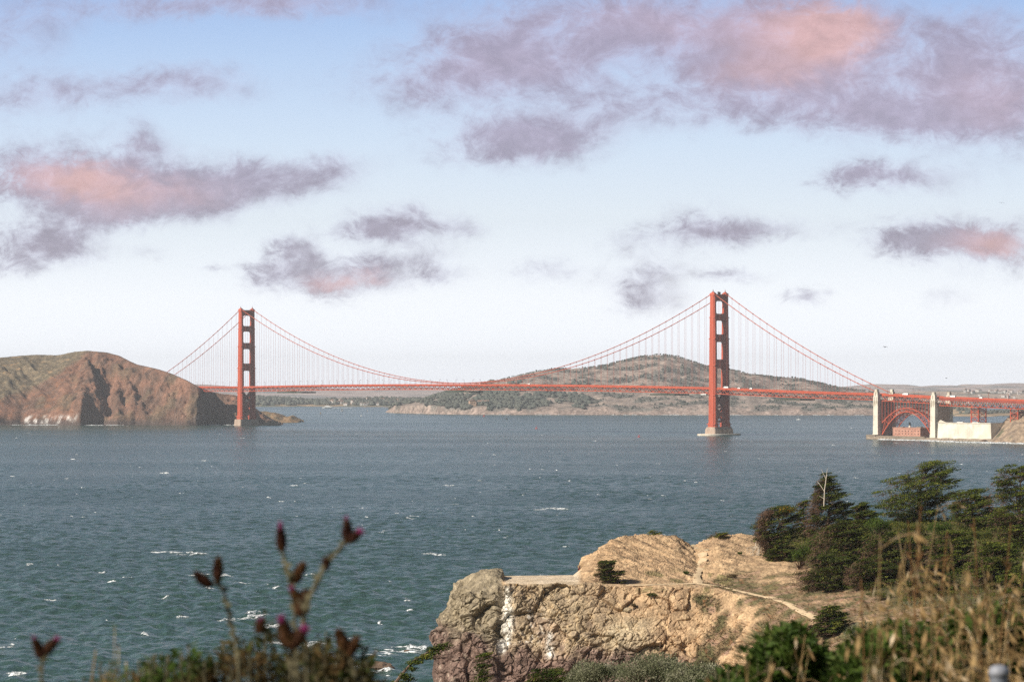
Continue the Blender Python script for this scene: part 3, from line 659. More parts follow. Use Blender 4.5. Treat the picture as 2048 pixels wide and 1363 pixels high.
def make_tower(y0, near):
    t = empty('tower', (0, y0, 0), 0, bridge)
    tag(t, 'nearer tower standing alone in the water' if near else 'farther tower at the foot of the brown headland')
    lv = [(11.5, 19.5, 5.1, 9.3, 4.9, 9.0), (19.3, 66, 4.2, 8.0, 4.0, 7.7), (65.8, 113, 3.7, 7.6, 3.6, 7.2), (112.8, 155, 3.35, 7.0, 3.25, 6.7), (154.8, 189, 3.05, 6.4, 2.95, 6.1), (188.8, 224, 2.75, 5.7, 2.65, 5.4)]
    for s in (-1, 1):
        m_ = MB()
        for (z0, z1, a0, b0, a1, b1) in lv:
            m_.frust(s*XC, 0, a0*.52, b0, z0, a1*.52, b1, z1)
            m_.frust(s*XC, 0, a0*.78, b0*.86, z0-.1, a1*.78, b1*.86, z1+.35)
            m_.frust(s*XC, 0, a0, b0*.58, z0-.2, a1, b1*.58, z1+.7)
            m_.frust(s*XC, 0, a0*1.03, b0*1.03, z1-2.2, a1*1.05, b1*1.04, z1-1.2)   # ledge under each setback
        m_.frust(s*XC, 0, 2.9, 5.7, 223.6, 2.2, 4.6, 226.2)
        m_.frust(s*XC, 0, 1.7, 3.0, 226.0, 1.1, 2.2, 228.0)
        m_.build('leg', M['orange'], t)
        f = MB(); f.lathe([(1.1, 227.9), (.9, 229), (.35, 229.6), (.55, 230.6), (.2, 231.6), (.08, 233)], s*XC, 0, 8); f.build('finial', M['orange_dark'], t)
    for (z0, z1, w) in ((213.6, 224.3, 4.2), (182.6, 193.4, 4.6), (148.6, 160.6, 5.0), (106.6, 120.8, 5.4)):
        st = MB(); ia = XC-2.4
        st.box(-ia, ia, -w, w, z0, z1); st.box(-ia, ia, -w-.5, w+.5, z0+1.2, z1-1.2)
        for k in range(-3, 4): st.box(k*2.6-.4, k*2.6+.4, -w-.9, w+.9, z0+1.8, z1-1.8)    # vertical ribs of the cladding
        e = XC-3.2
        for s in (-1, 1):
            arc = [(s*(e-3.4*(1-math.cos(q))), z0-3.4*(1-math.sin(q))) for q in np.linspace(0, math.pi/2, 6)]
            st.prism([(s*(e+.4), z0+.1)]+[(s*(e+.4), z0-3.4)]+arc[0:]+[(s*(e-3.4), z0+.1)], 1, -w+.4, w-.4)
            arc = [(s*(e-2.2*(1-math.cos(q))), z1+2.2*(1-math.sin(q))) for q in np.linspace(0, math.pi/2, 6)]
            if z1 < 220: st.prism([(s*(e+.4), z1-.1)]+[(s*(e+.4), z1+2.2)]+arc+[(s*(e-2.2), z1-.1)], 1, -w+.4, w-.4)
        if z1 > 220:
            for s in (-1, 1): st.prism([(s*11.6, 224.2), (s*7.4, 224.2), (s*9.5, 225.2), (s*11.6, 227)], 1, -2.6, 2.6)
        st.build('portal_strut', M['orange'], t)
    ia = XC-3.6
    for (z0, z1) in ((23.6, 44), (46.6, 64)):
        cb_ = MB()
        for w in (-3.2, 3.2):
            cb_.beam((-ia, w, z0), (ia, w, z1), 1.8, 2.6); cb_.beam((-ia, w+.12, z1), (ia, w+.12, z0), 1.8, 2.6)
        for k in range(4):
            q = (k+.5)/4; cb_.beam((-ia+2*ia*q, -3.2, z0+(z1-z0)*q), (-ia+2*ia*q, 3.2, z0+(z1-z0)*q), .6, .6); cb_.beam((ia-2*ia*q, -3.2, z0+(z1-z0)*q), (ia-2*ia*q, 3.2, z0+(z1-z0)*q), .6, .6)
        cb_.box(-2.2, 2.2, -4.2, 4.2, (z0+z1)/2-2.2, (z0+z1)/2+2.2)
        cb_.build('cross_brace', M['orange'], t)
    for (z0, z1) in ((43.6, 46.8), (20.6, 23.8)):
        MB().box(-ia, ia, -3.9, 3.9, z0, z1).build('cross_strut', M['orange'], t)
    p = MB()
    if near:
        p.frust(0, 0, 21.5, 11.5, -5, 20.5, 10.5, 9.5); p.frust(0, 0, 20.0, 10.0, 9.4, 19.0, 9.0, 13.4)
        for s in (-1, 1):
            p.frust(s*XC, 0, 6.6, 11.9, -5, 6.2, 11.2, 10.6)
        for k in range(-9, 10): p.box(k*2-.12, k*2+.12, -9.0, -8.8, 13.3, 14.6)
    else:
        p.frust(0, 0, 22.5, 11, -5, 21, 10, 12.6)
        for s in (-1, 1): p.frust(s*XC, 0, 7.2, 11.6, -5, 6.8, 10.8, 12.2)
    p.build('pier', M['pier'], t)
    if near: MB().box(-2.6, -.5, -1, 1, 224.25, 228.6).box(.5, 2.3, -1, 1, 224.25, 228.2).build('beacon', M['black'], t)
    if near:
        f = MB(); prof_ = [(1, -5), (1.0, 1.4), (.985, 2.6), (.94, 2.7)]
        b0 = len(f.v); n = 40
        for r, z in prof_:
            for k in range(n):
                a = 2*math.pi*k/n; cx_, sx_ = math.cos(a), math.sin(a)
                f.v.append((r*40*math.copysign(abs(cx_)**.7, cx_), r*23*math.copysign(abs(sx_)**.8, sx_), z))
        for i in range(len(prof_)-1):
            for k in range(n): f.f.append((i*n+k, i*n+(k+1) % n, (i+1)*n+(k+1) % n, (i+1)*n+k))
        f.f.append(tuple(3*n+k for k in range(n)))
        f.build('fender', M['concrete'], t)
    else:
        f = MB(); f.frust(48, -8, 26, 9, -5, 24, 7, 4.0); f.frust(58, -7, 9, 7, 3.9, 8, 6, 8.5); f.frust(40, -7, 5, 5, 3.9, 4, 4, 6.2)
        f.build('wharf', M['oldconc'], t)
make_tower(0, True); make_tower(1280, False)
# main cables with their bands
for s in (-1, 1):
    ys = list(np.linspace(-343, 0, 40))+list(np.linspace(0, 1280, 130))[1:]+list(np.linspace(1280, 1623, 40))[1:]
    c = MB().tube([(s*XC, y, ZC(y)) for y in ys], .62, 8).build('main_cable', M['cable'], bridge, True)
sus = []
for s in (-1, 1):
    for k in range(1, 22): sus += [(s, -k*15.24), (s, 1280+k*15.24)]
    for k in range(1, 84): sus.append((s, k*1280/84))
bands = MB()
for s in (-1, 1):
    b = MB()
    for (q, y) in sus:
        if q == s:
            d = .9; b.tube([(s*XC, y-d, ZC(y-d)), (s*XC, y+d, ZC(y+d))], .86, 8)
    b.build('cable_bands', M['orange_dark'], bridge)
M['hanger'] = mat('hanger_paint', (0.42, 0.13, 0.09), .6, .08, .1)
sus.sort(key=lambda t: bw(t[0]*XC, t[1])[1])
rest = MB()
def hanger(mb_, q, y):
    if ZC(y)-ZD(y) < 1.2: return False
    for o in (-.45, .45): mb_.tube([(q*XC, y+o, ZD(y)+.4), (q*XC, y+o, ZC(y)-.3)], .11, 4, False)
    return True
cnt = 0
for (q, y) in sus:
    if cnt < 100:
        m_ = MB()
        if hanger(m_, q, y): m_.build('suspender_cable', M['hanger'], bridge); cnt += 1
    else: hanger(rest, q, y)
tag(rest.build('suspender_cable', M['hanger'], bridge), kind='stuff')

def deck_run(y0, y1, root, x=XC-.2, dep=8.6, panel=7.62, truss_top=-.6):
    n = max(2, int(round(abs(y1-y0)/panel))); ys = np.linspace(y0, y1, n+1)
    road, rail, tr = MB(), MB(), {-1: MB(), 1: MB()}
    lat = MB()
    for i in range(n):
        a, b = ys[i], ys[i+1]; za, zb = ZD(a), ZD(b)
        road.beam((0, a, za-.35), (0, b, zb-.35), 2*x-2.4, .7)
        for s in (-1, 1):
            road.beam((s*(x-1.9), a, za-.15), (s*(x-1.9), b, zb-.15), 3.2, .34)          # footway
            rail.beam((s*(x-.1), a, za+.70), (s*(x-.1), b, zb+.70), .16, 1.25)            # railing panel
            rail.beam((s*(x+.1), a, za-.55), (s*(x+.1), b, zb-.55), .7, 1.05)
            t = tr[s]; zt, zt2 = za-1.5, zb-1.5; zl, zl2 = za-dep, zb-dep
            t.beam((s*x, a, zt), (s*x, b, zt2), .8, .9); t.beam((s*x, a, zl), (s*x, b, zl2), .8, .95)
            if i % 2 == 0: t.beam((s*x, a, zl), (s*x, b, zt2), .55, .62)
            else: t.beam((s*x, a, zt), (s*x, b, zl2), .55, .62)
            t.beam((s*x, a, zl), (s*x, a, zt), .35, .42)
        lat.box(-x, x, a-.25, a+.25, za-2.9, za-.75)                                        # floor beam
        lat.beam((-x, a, za-dep), (x, a, za-dep), .5, .6)
        lat.beam((-x, a, za-dep), (x, b, zb-dep), .4, .4)
    road.build('roadway', M['asphalt'], root)
    rail.build('railing', M['orange'], root)
    for s in (-1, 1): tr[s].build('side_truss', M['orange'], root)
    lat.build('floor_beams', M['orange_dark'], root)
deck_run(-336.5, 1640, bridge)
def lamp_post(y, s, root):
    z = ZD(y)+.2; m_ = MB(); x = s*(XC-1.4)
    m_.tube([(x, y, z), (x, y, z+8.0), (x-s*.5, y, z+9.0), (x-s*1.8, y, z+9.4), (x-s*2.6, y, z+9.2)], [.24, .17, .14, .12, .10], 6)
    m_.box(x-s*2.6-.75, x-s*2.6+.75, y-.32, y+.32, z+8.75, z+9.25)
    m_.build('lamp_post', M['orange_dark'], root)
for k in range(42):
    y = -325+k*45.7
    if min(abs(y), abs(y-1280)) < 9: continue
    lamp_post(y, -1, bridge); lamp_post(y+7, 1, bridge)
# hanging maintenance platforms
for i, (pa, pb, lb) in enumerate(((557, 606, 'dark work platform under the deck just right of the farther tower'), (893, 940, 'dark work platform slung under the middle of the main span'),
                  (1303, 1352, 'dark work platform under the deck with the island hillside behind'), (1556, 1603, 'dark work platform under the side span right of the nearer tower'))):
    ya, yb = y_of_px(pb, -XC), y_of_px(pa, -XC); zm = ZD((ya+yb)/2)-9.2
    r = empty('work_platform', bw(0, (ya+yb)/2, zm), PHI); tag(r, lb, 'work platform', 'dark work platforms under the bridge deck'); L = (yb-ya)/2
    b = MB(); b.box(-17, 17, -L, L, -4.2, -1.9)
    for s in (-1, 1):
        b.beam((s*16.8, -L, -1.2), (s*16.8, L, -1.2), .25, .25)
        for k in range(13): b.beam((s*16.8, -L+k*L/6, -3), (s*16.8, -L+k*L/6, -1.1), .2, .2)
    b.build('deck_frame', M['platform'], r)
    h = MB()
    for s in (-1, 1):
        for k in (-.8, -.3, .3, .8): h.beam((s*13.5, k*L, -2.4), (s*13.5, k*L, .3), .4, .4)
    h.build('hanger', M['orange_dark'], r)
    MB().box(-16, -8, -L*.3, L*.25, -2.38, -.4).build('tool_shed', M['platform'], r)
r = empty('work_platform', bw(0, -16, ZD(-16)-9.2), PHI); tag(r, 'short work platform hugging the nearer tower below the deck', 'work platform', 'dark work platforms under the bridge deck')
b = MB(); b.box(-18.5, 18.5, 20, 50, -1.6, -1.0)
for k in range(9): b.beam((-18.3, 20+k*3.7, -1.0), (-18.3, 20+k*3.7, .6), .2, .2)
b.beam((-18.3, 20, .6), (-18.3, 50, .6), .2, .2); b.build('deck_frame', M['platform'], r)
MB().box(-17.5, -14, 28, 40, -.98, 1.2).build('tool_shed', M['white'], r)

# vehicles on the roadway
def vehicle(kind, m_):
    r = empty(kind); L, Wd, H = (4.4, 1.8, 1.5) if kind == 'car' else ((6.2, 2.2, 2.7) if kind == 'van' else (11, 2.5, 3.6))
    b = MB()
    if kind == 'car':
        b.prism([(-L/2, .35), (L/2, .35), (L/2, .85), (L*.3, .95), (L*.14, H), (-L*.3, H), (-L*.46, .95), (-L/2, .9)], 0, -Wd/2, Wd/2)
    elif kind == 'van':
        b.prism([(-L/2, .4), (L/2, .4), (L/2, 1.2), (L*.42, 1.5), (L*.3, H), (-L/2, H)], 0, -Wd/2, Wd/2)
    else:
        b.prism([(-L/2, .6), (L*.28, .6), (L*.28, H), (-L/2, H)], 0, -Wd/2, Wd/2)
        b.prism([(L*.3, .5), (L/2, .5), (L/2, 1.5), (L*.46, 2.6), (L*.3, 2.7)], 0, -Wd/2+.05, Wd/2-.05)
    b.build('body', m_, r)
    z0 = {'car': .95, 'van': 1.5, 'truck': 1.6}[kind]
    MB().box(-Wd/2-.01, Wd/2+.01, L*(.0 if kind == 'car' else .32), L*(.13 if kind == 'car' else .40), z0, z0+.5).build('window', M['glass'], r)
    for sx in (-1, 1):
        for yy in (-.31, .33):
            w = MB(); w.tube([(sx*Wd/2-.12, yy*L, .36), (sx*Wd/2+.08, yy*L, .36)], .36, 10); w.build('wheel', M['tyre'], r)
    return r
vr = np.random.default_rng(4); vp = {}
spots = [('truck',1452,'white box truck on the bridge deck left of the nearer tower'),('van',1478,'white van on the deck just right of the nearer tower'),('van',1502,'cream van on the deck among the long hangers'),('car',700,'dark car on the deck under the left half of the main span'),
         ('truck',1811,'white box truck above the steel arch'),('van',1962,'white van on the approach viaduct above the steel trestles'),('car',1200,'pale car on the deck in front of the island slope'),('van',1058,'white van on the deck left of the island peak'),
         ('car',1330,'red car on the deck below the island peak'),('van',640,'white van on the deck with the far wooded shore below'),('truck',1905,'white box truck on the approach just right of the concrete pylons')]
for i, (kd, px, lb) in enumerate(spots):
    colr = M['grey'] if 'dark' in lb else (M['red'] if 'red ' in lb else M['white'])
    r = vehicle(kd, colr); xx = (-7.5, -4.0, 4.0)[i % 3]; y = y_of_px(px, xx); r.location = bw(xx, y, ZD(y)+.03); r.rotation_euler = (0, 0, PHI)
    tag(r, lb, 'car' if kd == 'car' else kd, 'vehicles crossing the bridge')

# concrete pylons
def pylon(y0, lab):
    r = empty('concrete_pylon', bw(0, y0), PHI); tag(r, lab, 'pylon', 'concrete pylons at the ends of the steel arch')
    zd = ZD(y0)
    for s in (-1, 1):
        b = MB(); x = s*17.4
        b.frust(x, 0, 3.2, 4.9, -4, 2.9, 4.4, zd-3)
        b.frust(x, 0, 2.6, 4.0, zd-3.1, 2.4, 3.6, zd+3.6)
        b.frust(x, 0, 2.0, 2.5, zd+3.5, 1.8, 2.2, zd+7.6)
        b.frust(x, 0, 3.5, 5.2, -4.1, 3.5, 5.2, 8)
        b.build('shaft', M['concrete'], r)
        g_ = MB()                                               # dark strips on the face, painting in the shade of slots near the top
        for q in (-1, 1): g_.box(x-3.08, x-2.6, q*1.9-.35, q*1.9+.35, zd-14, zd-4)
        g_.box(x-2.64, x-2.3, -.5, .5, zd-2.5, zd+3); g_.build('slot', M['oldconc'], r)
    w = MB(); w.box(-15.2, 15.2, -3.6, 3.6, -4, zd-9.2); w.build('cross_wall', M['pier'], r)
    return r
pylon(-345, 'tall pale concrete pylon at the left end of the steel arch')
pylon(-455, 'tall pale concrete pylon at the right end of the arch by the anchorage')

# steel arch between the pylons
arch = empty('steel_arch', bw(0, -400), PHI); tag(arch, 'red steel arch span above the old brick fort', 'arch')
deck_run(-448.2, -351.8, arch, dep=9.2)
HA = 47.6; yc = -400
zu = lambda y: 24+22.5*(1-((y-yc)/HA)**2); zl_ = lambda y: 6.5+34.5*(1-((y-yc)/HA)**2)
for s in (-1, 1):
    b, sp = MB(), MB(); x = s*XC; ys = np.linspace(yc-HA, yc+HA, 17)
    for i in range(16):
        a, c = ys[i], ys[i+1]
        b.beam((x, a, zu(a)), (x, c, zu(c)), 1.0, 1.1); b.beam((x, a, zl_(a)), (x, c, zl_(c)), 1.1, 1.2)
        if i % 2 == 0: b.beam((x, a, zl_(a)), (x, c, zu(c)), .5, .55)
        else: b.beam((x, a, zu(a)), (x, c, zl_(c)), .5, .55)
        b.beam((x, a, zl_(a)), (x, a, zu(a)), .5, .5)
    for i in range(17):
        if ZD(ys[i])-9.3-zu(ys[i]) > .8: MB().beam((x, ys[i], zu(ys[i])), (x, ys[i], ZD(ys[i])-9.3), .55, .6).build('spandrel_post', M['orange'], arch)
    b.build('arch_rib', M['orange'], arch)
b = MB(); ys = np.linspace(yc-HA, yc+HA, 17)
for i in range(17):
    y = ys[i]
    for z in (zu(y), zl_(y)): b.beam((-XC, y, z), (XC, y, z), .5, .5)
    b.beam((-XC, y, zl_(y)), (XC, y, zu(y)), .35, .35); b.beam((-XC, y+.2, zu(y)), (XC, y+.2, zl_(y)), .35, .35)
    if i < 16:
        y2 = ys[i+1]; b.beam((-XC, y, zl_(y)-.2), (XC, y2, zl_(y2)-.2), .4, .4); b.beam((XC, y, zl_(y)+.2), (-XC, y2, zl_(y2)+.2), .4, .4)
        b.beam((-XC, y, zu(y)-.2), (XC, y2, zu(y2)-.2), .4, .4)
    for q in (.35, .7):
        z = zu(y)+(ZD(y)-9-zu(y))*q
        if ZD(y)-9-zu(y) > 7: b.beam((-XC, y, z), (XC, y, z), .35, .4)
    if ZD(y)-9-zu(y) > 5: b.beam((-XC, y, zu(y)), (XC, y, ZD(y)-9), .35, .35); b.beam((XC, y+.2, zu(y)), (-XC, y+.2, ZD(y)-9), .35, .35)
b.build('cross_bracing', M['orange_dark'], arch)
for k, y in enumerate((-362, -392, -422, -440)): lamp_post(y, -1 if k % 2 == 0 else 1, arch)
for ch in arch.children: ch.location = (0, 400, 0)

# approach viaduct and its trestles
via = empty('approach_viaduct', bw(0, -461), PHI); tag(via, 'red steel approach viaduct on trestles right of the pylons', 'viaduct')
deck_run(-980, -461.9, via, dep=11.5)
b = MB()
for s in (-1, 1):
    for i in range(20):
        a, c = -462-i*25.9, -462-(i+1)*25.9; b.beam((s*(XC+.2), a, ZD(a)-2.3), (s*(XC+.2), c, ZD(c)-2.3), .5, 3.6)
b.build('plate_girder', M['orange_dark'], via)
for k in range(7): lamp_post(-480-k*36, -1, via); lamp_post(-496-k*36, 1, via)
for (ya, yb) in ((-517.5, -530.5), (-589, -602), (-668, -681), (-760, -774)):
    t = MB(); zb = 20 if ya > -650 else 24
    for x in (-8.6, 8.6):
        for y in (ya, yb): t.beam((x, y, zb), (x, y, ZD(y)-11.6), 1.4, 1.4)
    zt = ZD(ya)-11.8; n = 4
    for i in range(n):
        z0, z1 = zb+(zt-zb)*i/n, zb+(zt-zb)*(i+1)/n
        for x in (-8.6, 8.6):
            t.beam((x, ya, z0), (x, yb, z1), .5, .5); t.beam((x, yb, z0), (x, ya, z1), .5, .5); t.beam((x, ya, z1), (x, yb, z1), .6, .6)
        for y in (ya, yb):
            t.beam((-8.6, y, z0), (8.6, y, z1), .5, .5); t.beam((8.6, y, z0), (-8.6, y, z1), .5, .5); t.beam((-8.6, y, z1), (8.6, y, z1), .6, .6)
    t.build('trestle_tower', M['orange'], via)
for ch in via.children: ch.location = (0, 461, 0)

# anchorage block
an = empty('anchorage', bw(-6, -514), PHI); tag(an, 'huge pale concrete anchorage block right of the pylon at the waterline', 'anchorage')
b = MB(); b.frust(0, -2, 17.4, 50, -4, 17, 48.5, 25.2); b.build('block', M['anchor'], an)
c = MB(); c.box(-17.6, -16.2, -50.6, 46.6, 25.1, 26.3); c.box(-16.2, 17.6, -50.6, -49.4, 25.1, 26.3)
c.prism([(30, 25.3), (46, 25.3), (46, 28.4), (43, 29.6)], 0, -16, -14.6); c.build('parapet', M['concrete'], an)
for (y, lb) in ((-20, 'low white shed on top of the anchorage, nearer the second trestle'), (8, 'low white shed on top of the anchorage beside the first trestle')):
    s_ = empty('shed', bw(-18.5, -514+y, 25.25), PHI); tag(s_, lb, 'shed')
    MB().box(-2, 2, -5.5, 5.5, 0, 2.1).build('wall', M['white'], s_); MB().prism([(-2.3, 2.12), (2.3, 2.12), (0, 2.9)], 1, -5.9, 5.9).build('roof', M['grey'], s_)

# brick fort with a lighthouse on its roof
fort = empty('brick_fort', bw(4, -402), PHI); tag(fort, 'old red brick fort under the steel arch', 'fort')
b = MB(); b.prism([(-20, -26), (-20, 24), (-13, 33), (20, 33), (26, 20), (26, -26)], 2, 0, 16.4); b.build('wall', M['brick'], fort)
c = MB(); c.prism([(-20.5, -26.5), (-20.5, 24.2), (-13.3, 33.6), (20.3, 33.6), (26.6, 20.2), (26.6, -26.6)], 2, 16.35, 17.6); c.build('parapet', M['brick'], fort)
for k in range(8):
    for z in (4.2, 8.4, 12.6): MB().box(-20.12, -19.7, -22+k*6.1-.7, -22+k*6.1+.7, z-.75, z+.75).build('window', M['window'], fort)
L = MB(); L.lathe([(1.6, 17.5), (1.25, 21.0), (1.9, 21.2), (1.9, 21.6), (1.3, 21.7), (1.3, 23.6), (1.9, 23.8), (1.0, 25.0), (.25, 25.4), (.12, 26.6)], -12, 1, 10); lg = L.build('lighthouse', M['black'], fort)
MB().lathe([(1.66, 17.55), (1.32, 20.9)], -12, 1, 10).build('tower', M['concrete'], lg)
for (x, y, h) in ((-8, -15, 1.5), (-12, 16, 1.0)): MB().box(x-2.5, x+2.5, y-4, y+4, 17.5, 17.5+h).build('roof_hut', M['oldconc'], fort)
# low sea wall and shelf along the shore
w = MB()
for i in range(34):
    y = -330-i*9.2; w.frust(0, 0, .1, .1, -50, .1, .1, -49)
w = MB(); ys = np.linspace(-338, -690, 60)
for i in range(59):
    a, c = ys[i], ys[i+1]; xa = -27-3*math.sin(a*.05)-4*sstep(-450, -680, a); w.add([(xa-6, a, -3), (xa, a, 3.2+.5*math.sin(a*1.3)), (40, a, 3.6), (xa-6, c, -3), (xa, c, 3.2+.5*math.sin(c*1.3)), (40, c, 3.6)], [(0, 1, 4, 3), (1, 2, 5, 4)])
o = w.build('shore', mat('shore_rubble', (.24, .19, .14), .95, .35, .5, bump=.4, bscale=.6)); o.location = bw(0, 0); o.rotation_euler = (0, 0, PHI); tag(o, kind='structure')
sw = MB(); sw.box(-28, -24.5, -446, -352, -3, 5.2); sw.box(-29, -23, -352, -334, -3, 6.5)
o = sw.build('sea_wall', M['oldconc']); o.location = bw(0, 0); o.rotation_euler = (0, 0, PHI); tag(o, 'low brown sea wall along the water in front of the brick fort', 'sea wall')
# rocky point at the right edge
def point():
    cp = prof([(1950,900),(1978,884),(1988,872),(2000,856),(2012,842),(2024,831),(2040,825),(2080,815),(2140,800),(2400,780)])
    def f(X, Y):
        px = 1024+X*FPX/Y; Y0 = 3830+(px-2000)*-.5+14*fbm(X/25, .5, 2.); top = HCAM-(cp(px)-YH)*3960/FPX
        t = (Y-Y0)/120
        return -5+(top+5)*(sstep(0, .12, t)*.15+.85*np.clip(t, 0, 1)**.8)+(5*ridged(X/22+Y/60, Y/45, 2., 4)-2+2*fbm(X/7, Y/7, 1., 3))*sstep(0, .1, t)*sstep(0, 14, top+4)
    grid_land('rocky_point', np.arange(650, 980, 1.6), np.concatenate([np.arange(3760, 3990, 1.8), np.arange(3990, 4060, 14)]), f,
        lambda X, Y, Z: lerpc(lerpc((.30, .22, .15), (.20, .15, .11), sstep(-.2, .3, fbm(X/18, Y/18, Z/18, 4))), (.07, .08, .04), sstep(.12, .3, fbm(X/22, Y/22, 8., 3))*sstep(3, 8, Z)*.8), attr_mat('point_rock', var=.3, scale=.15, bump=1.2, bscale=.25))
point()
M['searock'] = mat('wet_brown_rock', (.13, .085, .055), .75, .4, .5, bump=.3, bscale=1.2)
for (px, py, rp, lb, sd) in ((1968, 884.5, 7, 'dark sea rock in the surf left of the rocky point', 3), (2007, 885.5, 4, 'small dark rock at the foot of the rocky point', 5)):
    X, Y, _ = W(px, py, FPX*HCAM/(py-YH)); rock('sea_rock', X, Y, rp*Y/FPX, sd, M['searock'], lb, 1.0, .8)
X, Y, _ = W(757, 1336, FPX*HCAM/(1336-YH)); rock('sea_rock', X, Y, 3.0, 9, M['searock'], 'low brown wave-washed rock in the foam below the cliff', 1.45, .62)
X, Y, _ = W(815, 1302, FPX*HCAM/(1302-YH)); rock('sea_rock', X, Y, .7, 12, M['searock'], 'tiny rock breaking the surf left of the cliff', 1.5, .7)

# ---------------------------------------------------------------- boats and buoys
def wl(px, py): Yd = FPX*HCAM/(py-YH); return ((px-1024)*Yd/FPX, Yd, 0.0)
def hull_mesh(L, B, H):
    b = MB(); n = 9
    for i in range(n):
        t = i/(n-1); w = B/2*math.sin(math.pi*min(1, .18+t*.82))**.6 if i < n-1 else .05; x = -L/2+L*t; zz = H*(1+.25*t*t)
        b.v += [(x, -w, zz), (x, -w*.55, -.4), (x, w*.55, -.4), (x, w, zz)]
    for i in range(n-1):
        q = i*4; b.f += [(q, q+1, q+5, q+4), (q+1, q+2, q+6, q+5), (q+2, q+3, q+7, q+6), (q+3, q, q+4, q+7)]
    b.f += [(3, 2, 1, 0), (4*n-4, 4*n-3, 4*n-2, 4*n-1)]
    return b
def sailboat(px, py, hpx, label, rz, sail=None, nosail=False):
    loc = wl(px, py); Hm = hpx*loc[1]/FPX; L = Hm*.72 if not nosail else Hm*.75; r = empty('sailboat', loc, rz); tag(r, label, 'sailboat', 'sailboats on the bay')
    hull_mesh(L, L*.3, L*.11).build('hull', M['white'], r)
    MB().tube([(L*.08, 0, 0), (L*.08, 0, Hm)], [Hm*.012, Hm*.008], 6).build('mast', M['white'], r)
    MB().tube([(L*.08, 0, Hm*.14), (-L*.42, .3, Hm*.14)], Hm*.008, 5).build('boom', M['white'], r)
    MB().frust(-L*.02, 0, L*.2, L*.09, L*.1, L*.16, L*.07, L*.2).build('cabin', M['white'], r)
    if not nosail:
        for nm, pts in (('main_sail', [(L*.05, Hm*.16), (-L*.40, Hm*.17), (-L*.27, Hm*.45), (-L*.08, Hm*.8), (L*.05, Hm*.97)]), ('jib', [(L*.48, Hm*.12), (L*.12, Hm*.15), (L*.14, Hm*.5), (L*.11, Hm*.85), (L*.30, Hm*.5)])):
            s_ = MB(); s_.prism(pts, 1, -.05, .05); s_.build(nm, sail or M['white'], r)
sailboat(684, 822.5, 9, 'tall white sailboat left of the island, right of the white ferry', .5)
sailboat(1014, 828.5, 9, 'white sailboat close to the island shore', 2.4)
sailboat(1597, 839, 11, 'white sailboat with bare mast right of the nearer tower', 2.9, None, True)
sailboat(735, 823, 5, 'small white sailboat just left of the island tip', 1.0)
sailboat(722, 832.5, 5, 'small leaning white sailboat in open water left of the island', .2)
sailboat(641, 828, 5, 'small sailboat with a tan sail right of the low brown spit', .4, M['yellow'])
X, Y, Z = wl(655, 815.5); r = empty('ferry', (X, Y, 0), 3.3); tag(r, 'white passenger ferry leaving a wake off the far wooded shore', 'ferry')
hull_mesh(34, 9, 2.6).build('hull', M['white'], r); MB().frust(-2, 0, 12, 3.8, 2.5, 11, 3.5, 5.2).frust(0, 0, 7, 3, 5.1, 6, 2.6, 7.6).build('deckhouse', M['white'], r); MB().box(-8, 7, -3.86, -3.7, 3.4, 4.4).build('window', M['glass'], r)
fm = MB()
for k in range(9): foam_patch(fm, X+12+k*8, Y+1+k*.5, 14, 6, 1.0, 900+k, .5, .05)
tag(fm.build('foam', M['foam'], None, True), kind='stuff')
X, Y, Z = wl(503, 812.0); r = empty('cargo_ship', (X, Y, 0), 0.05); tag(r, 'low red cargo ship half hidden behind the farther tower', 'ship')
hull_mesh(88, 16, 6.5).build('hull', mat('faded_red_hull', (.36, .10, .10), .6, .1, .1), r); MB().box(-38, -26, -6, 6, 6.4, 17).build('deckhouse', M['white'], r); MB().box(-34, -30, -2, 2, 16.9, 21).build('funnel', M['red'], r)
for k in (-10, 12): MB().box(k-8, k+8, -5, 5, 6.6, 8.2).build('hatch', M['roof'], r)
def buoy(px, py, hpx, label, m_):
    loc = wl(px, py); k = hpx*loc[1]/FPX; r = empty('buoy', loc); tag(r, label, 'buoy', 'buoys in the strait')
    MB().lathe([(.55*k, -.2*k), (.6*k, .1*k), (.5*k, .22*k), (.18*k, .26*k)], 0, 0, 10).build('float', m_, r)
    t = MB()
    for a in range(4): t.beam((.4*k*math.cos(a*1.57+.7), .4*k*math.sin(a*1.57+.7), .2*k), (.09*k*math.cos(a*1.57+.7), .09*k*math.sin(a*1.57+.7), .85*k), .07*k, .07*k)
    t.lathe([(.17*k, .75*k), (.2*k, .85*k), (.05*k, 1.0*k)], 0, 0, 8); t.build('frame', m_, r)
buoy(1278, 873.5, 5, 'red buoy in the water left of the nearer tower', M['red'])
buoy(1073, 857, 5, 'red buoy in mid channel below the island', M['red'])
buoy(968, 832.5, 4, 'red buoy near the island shore below the square tan house', M['red'])
buoy(606, 843, 4, 'tan marker buoy off the tip of the low spit', M['yellow'])
buoy(1013, 838, 4, 'dark buoy off the island shore right of the red one', M['black'])
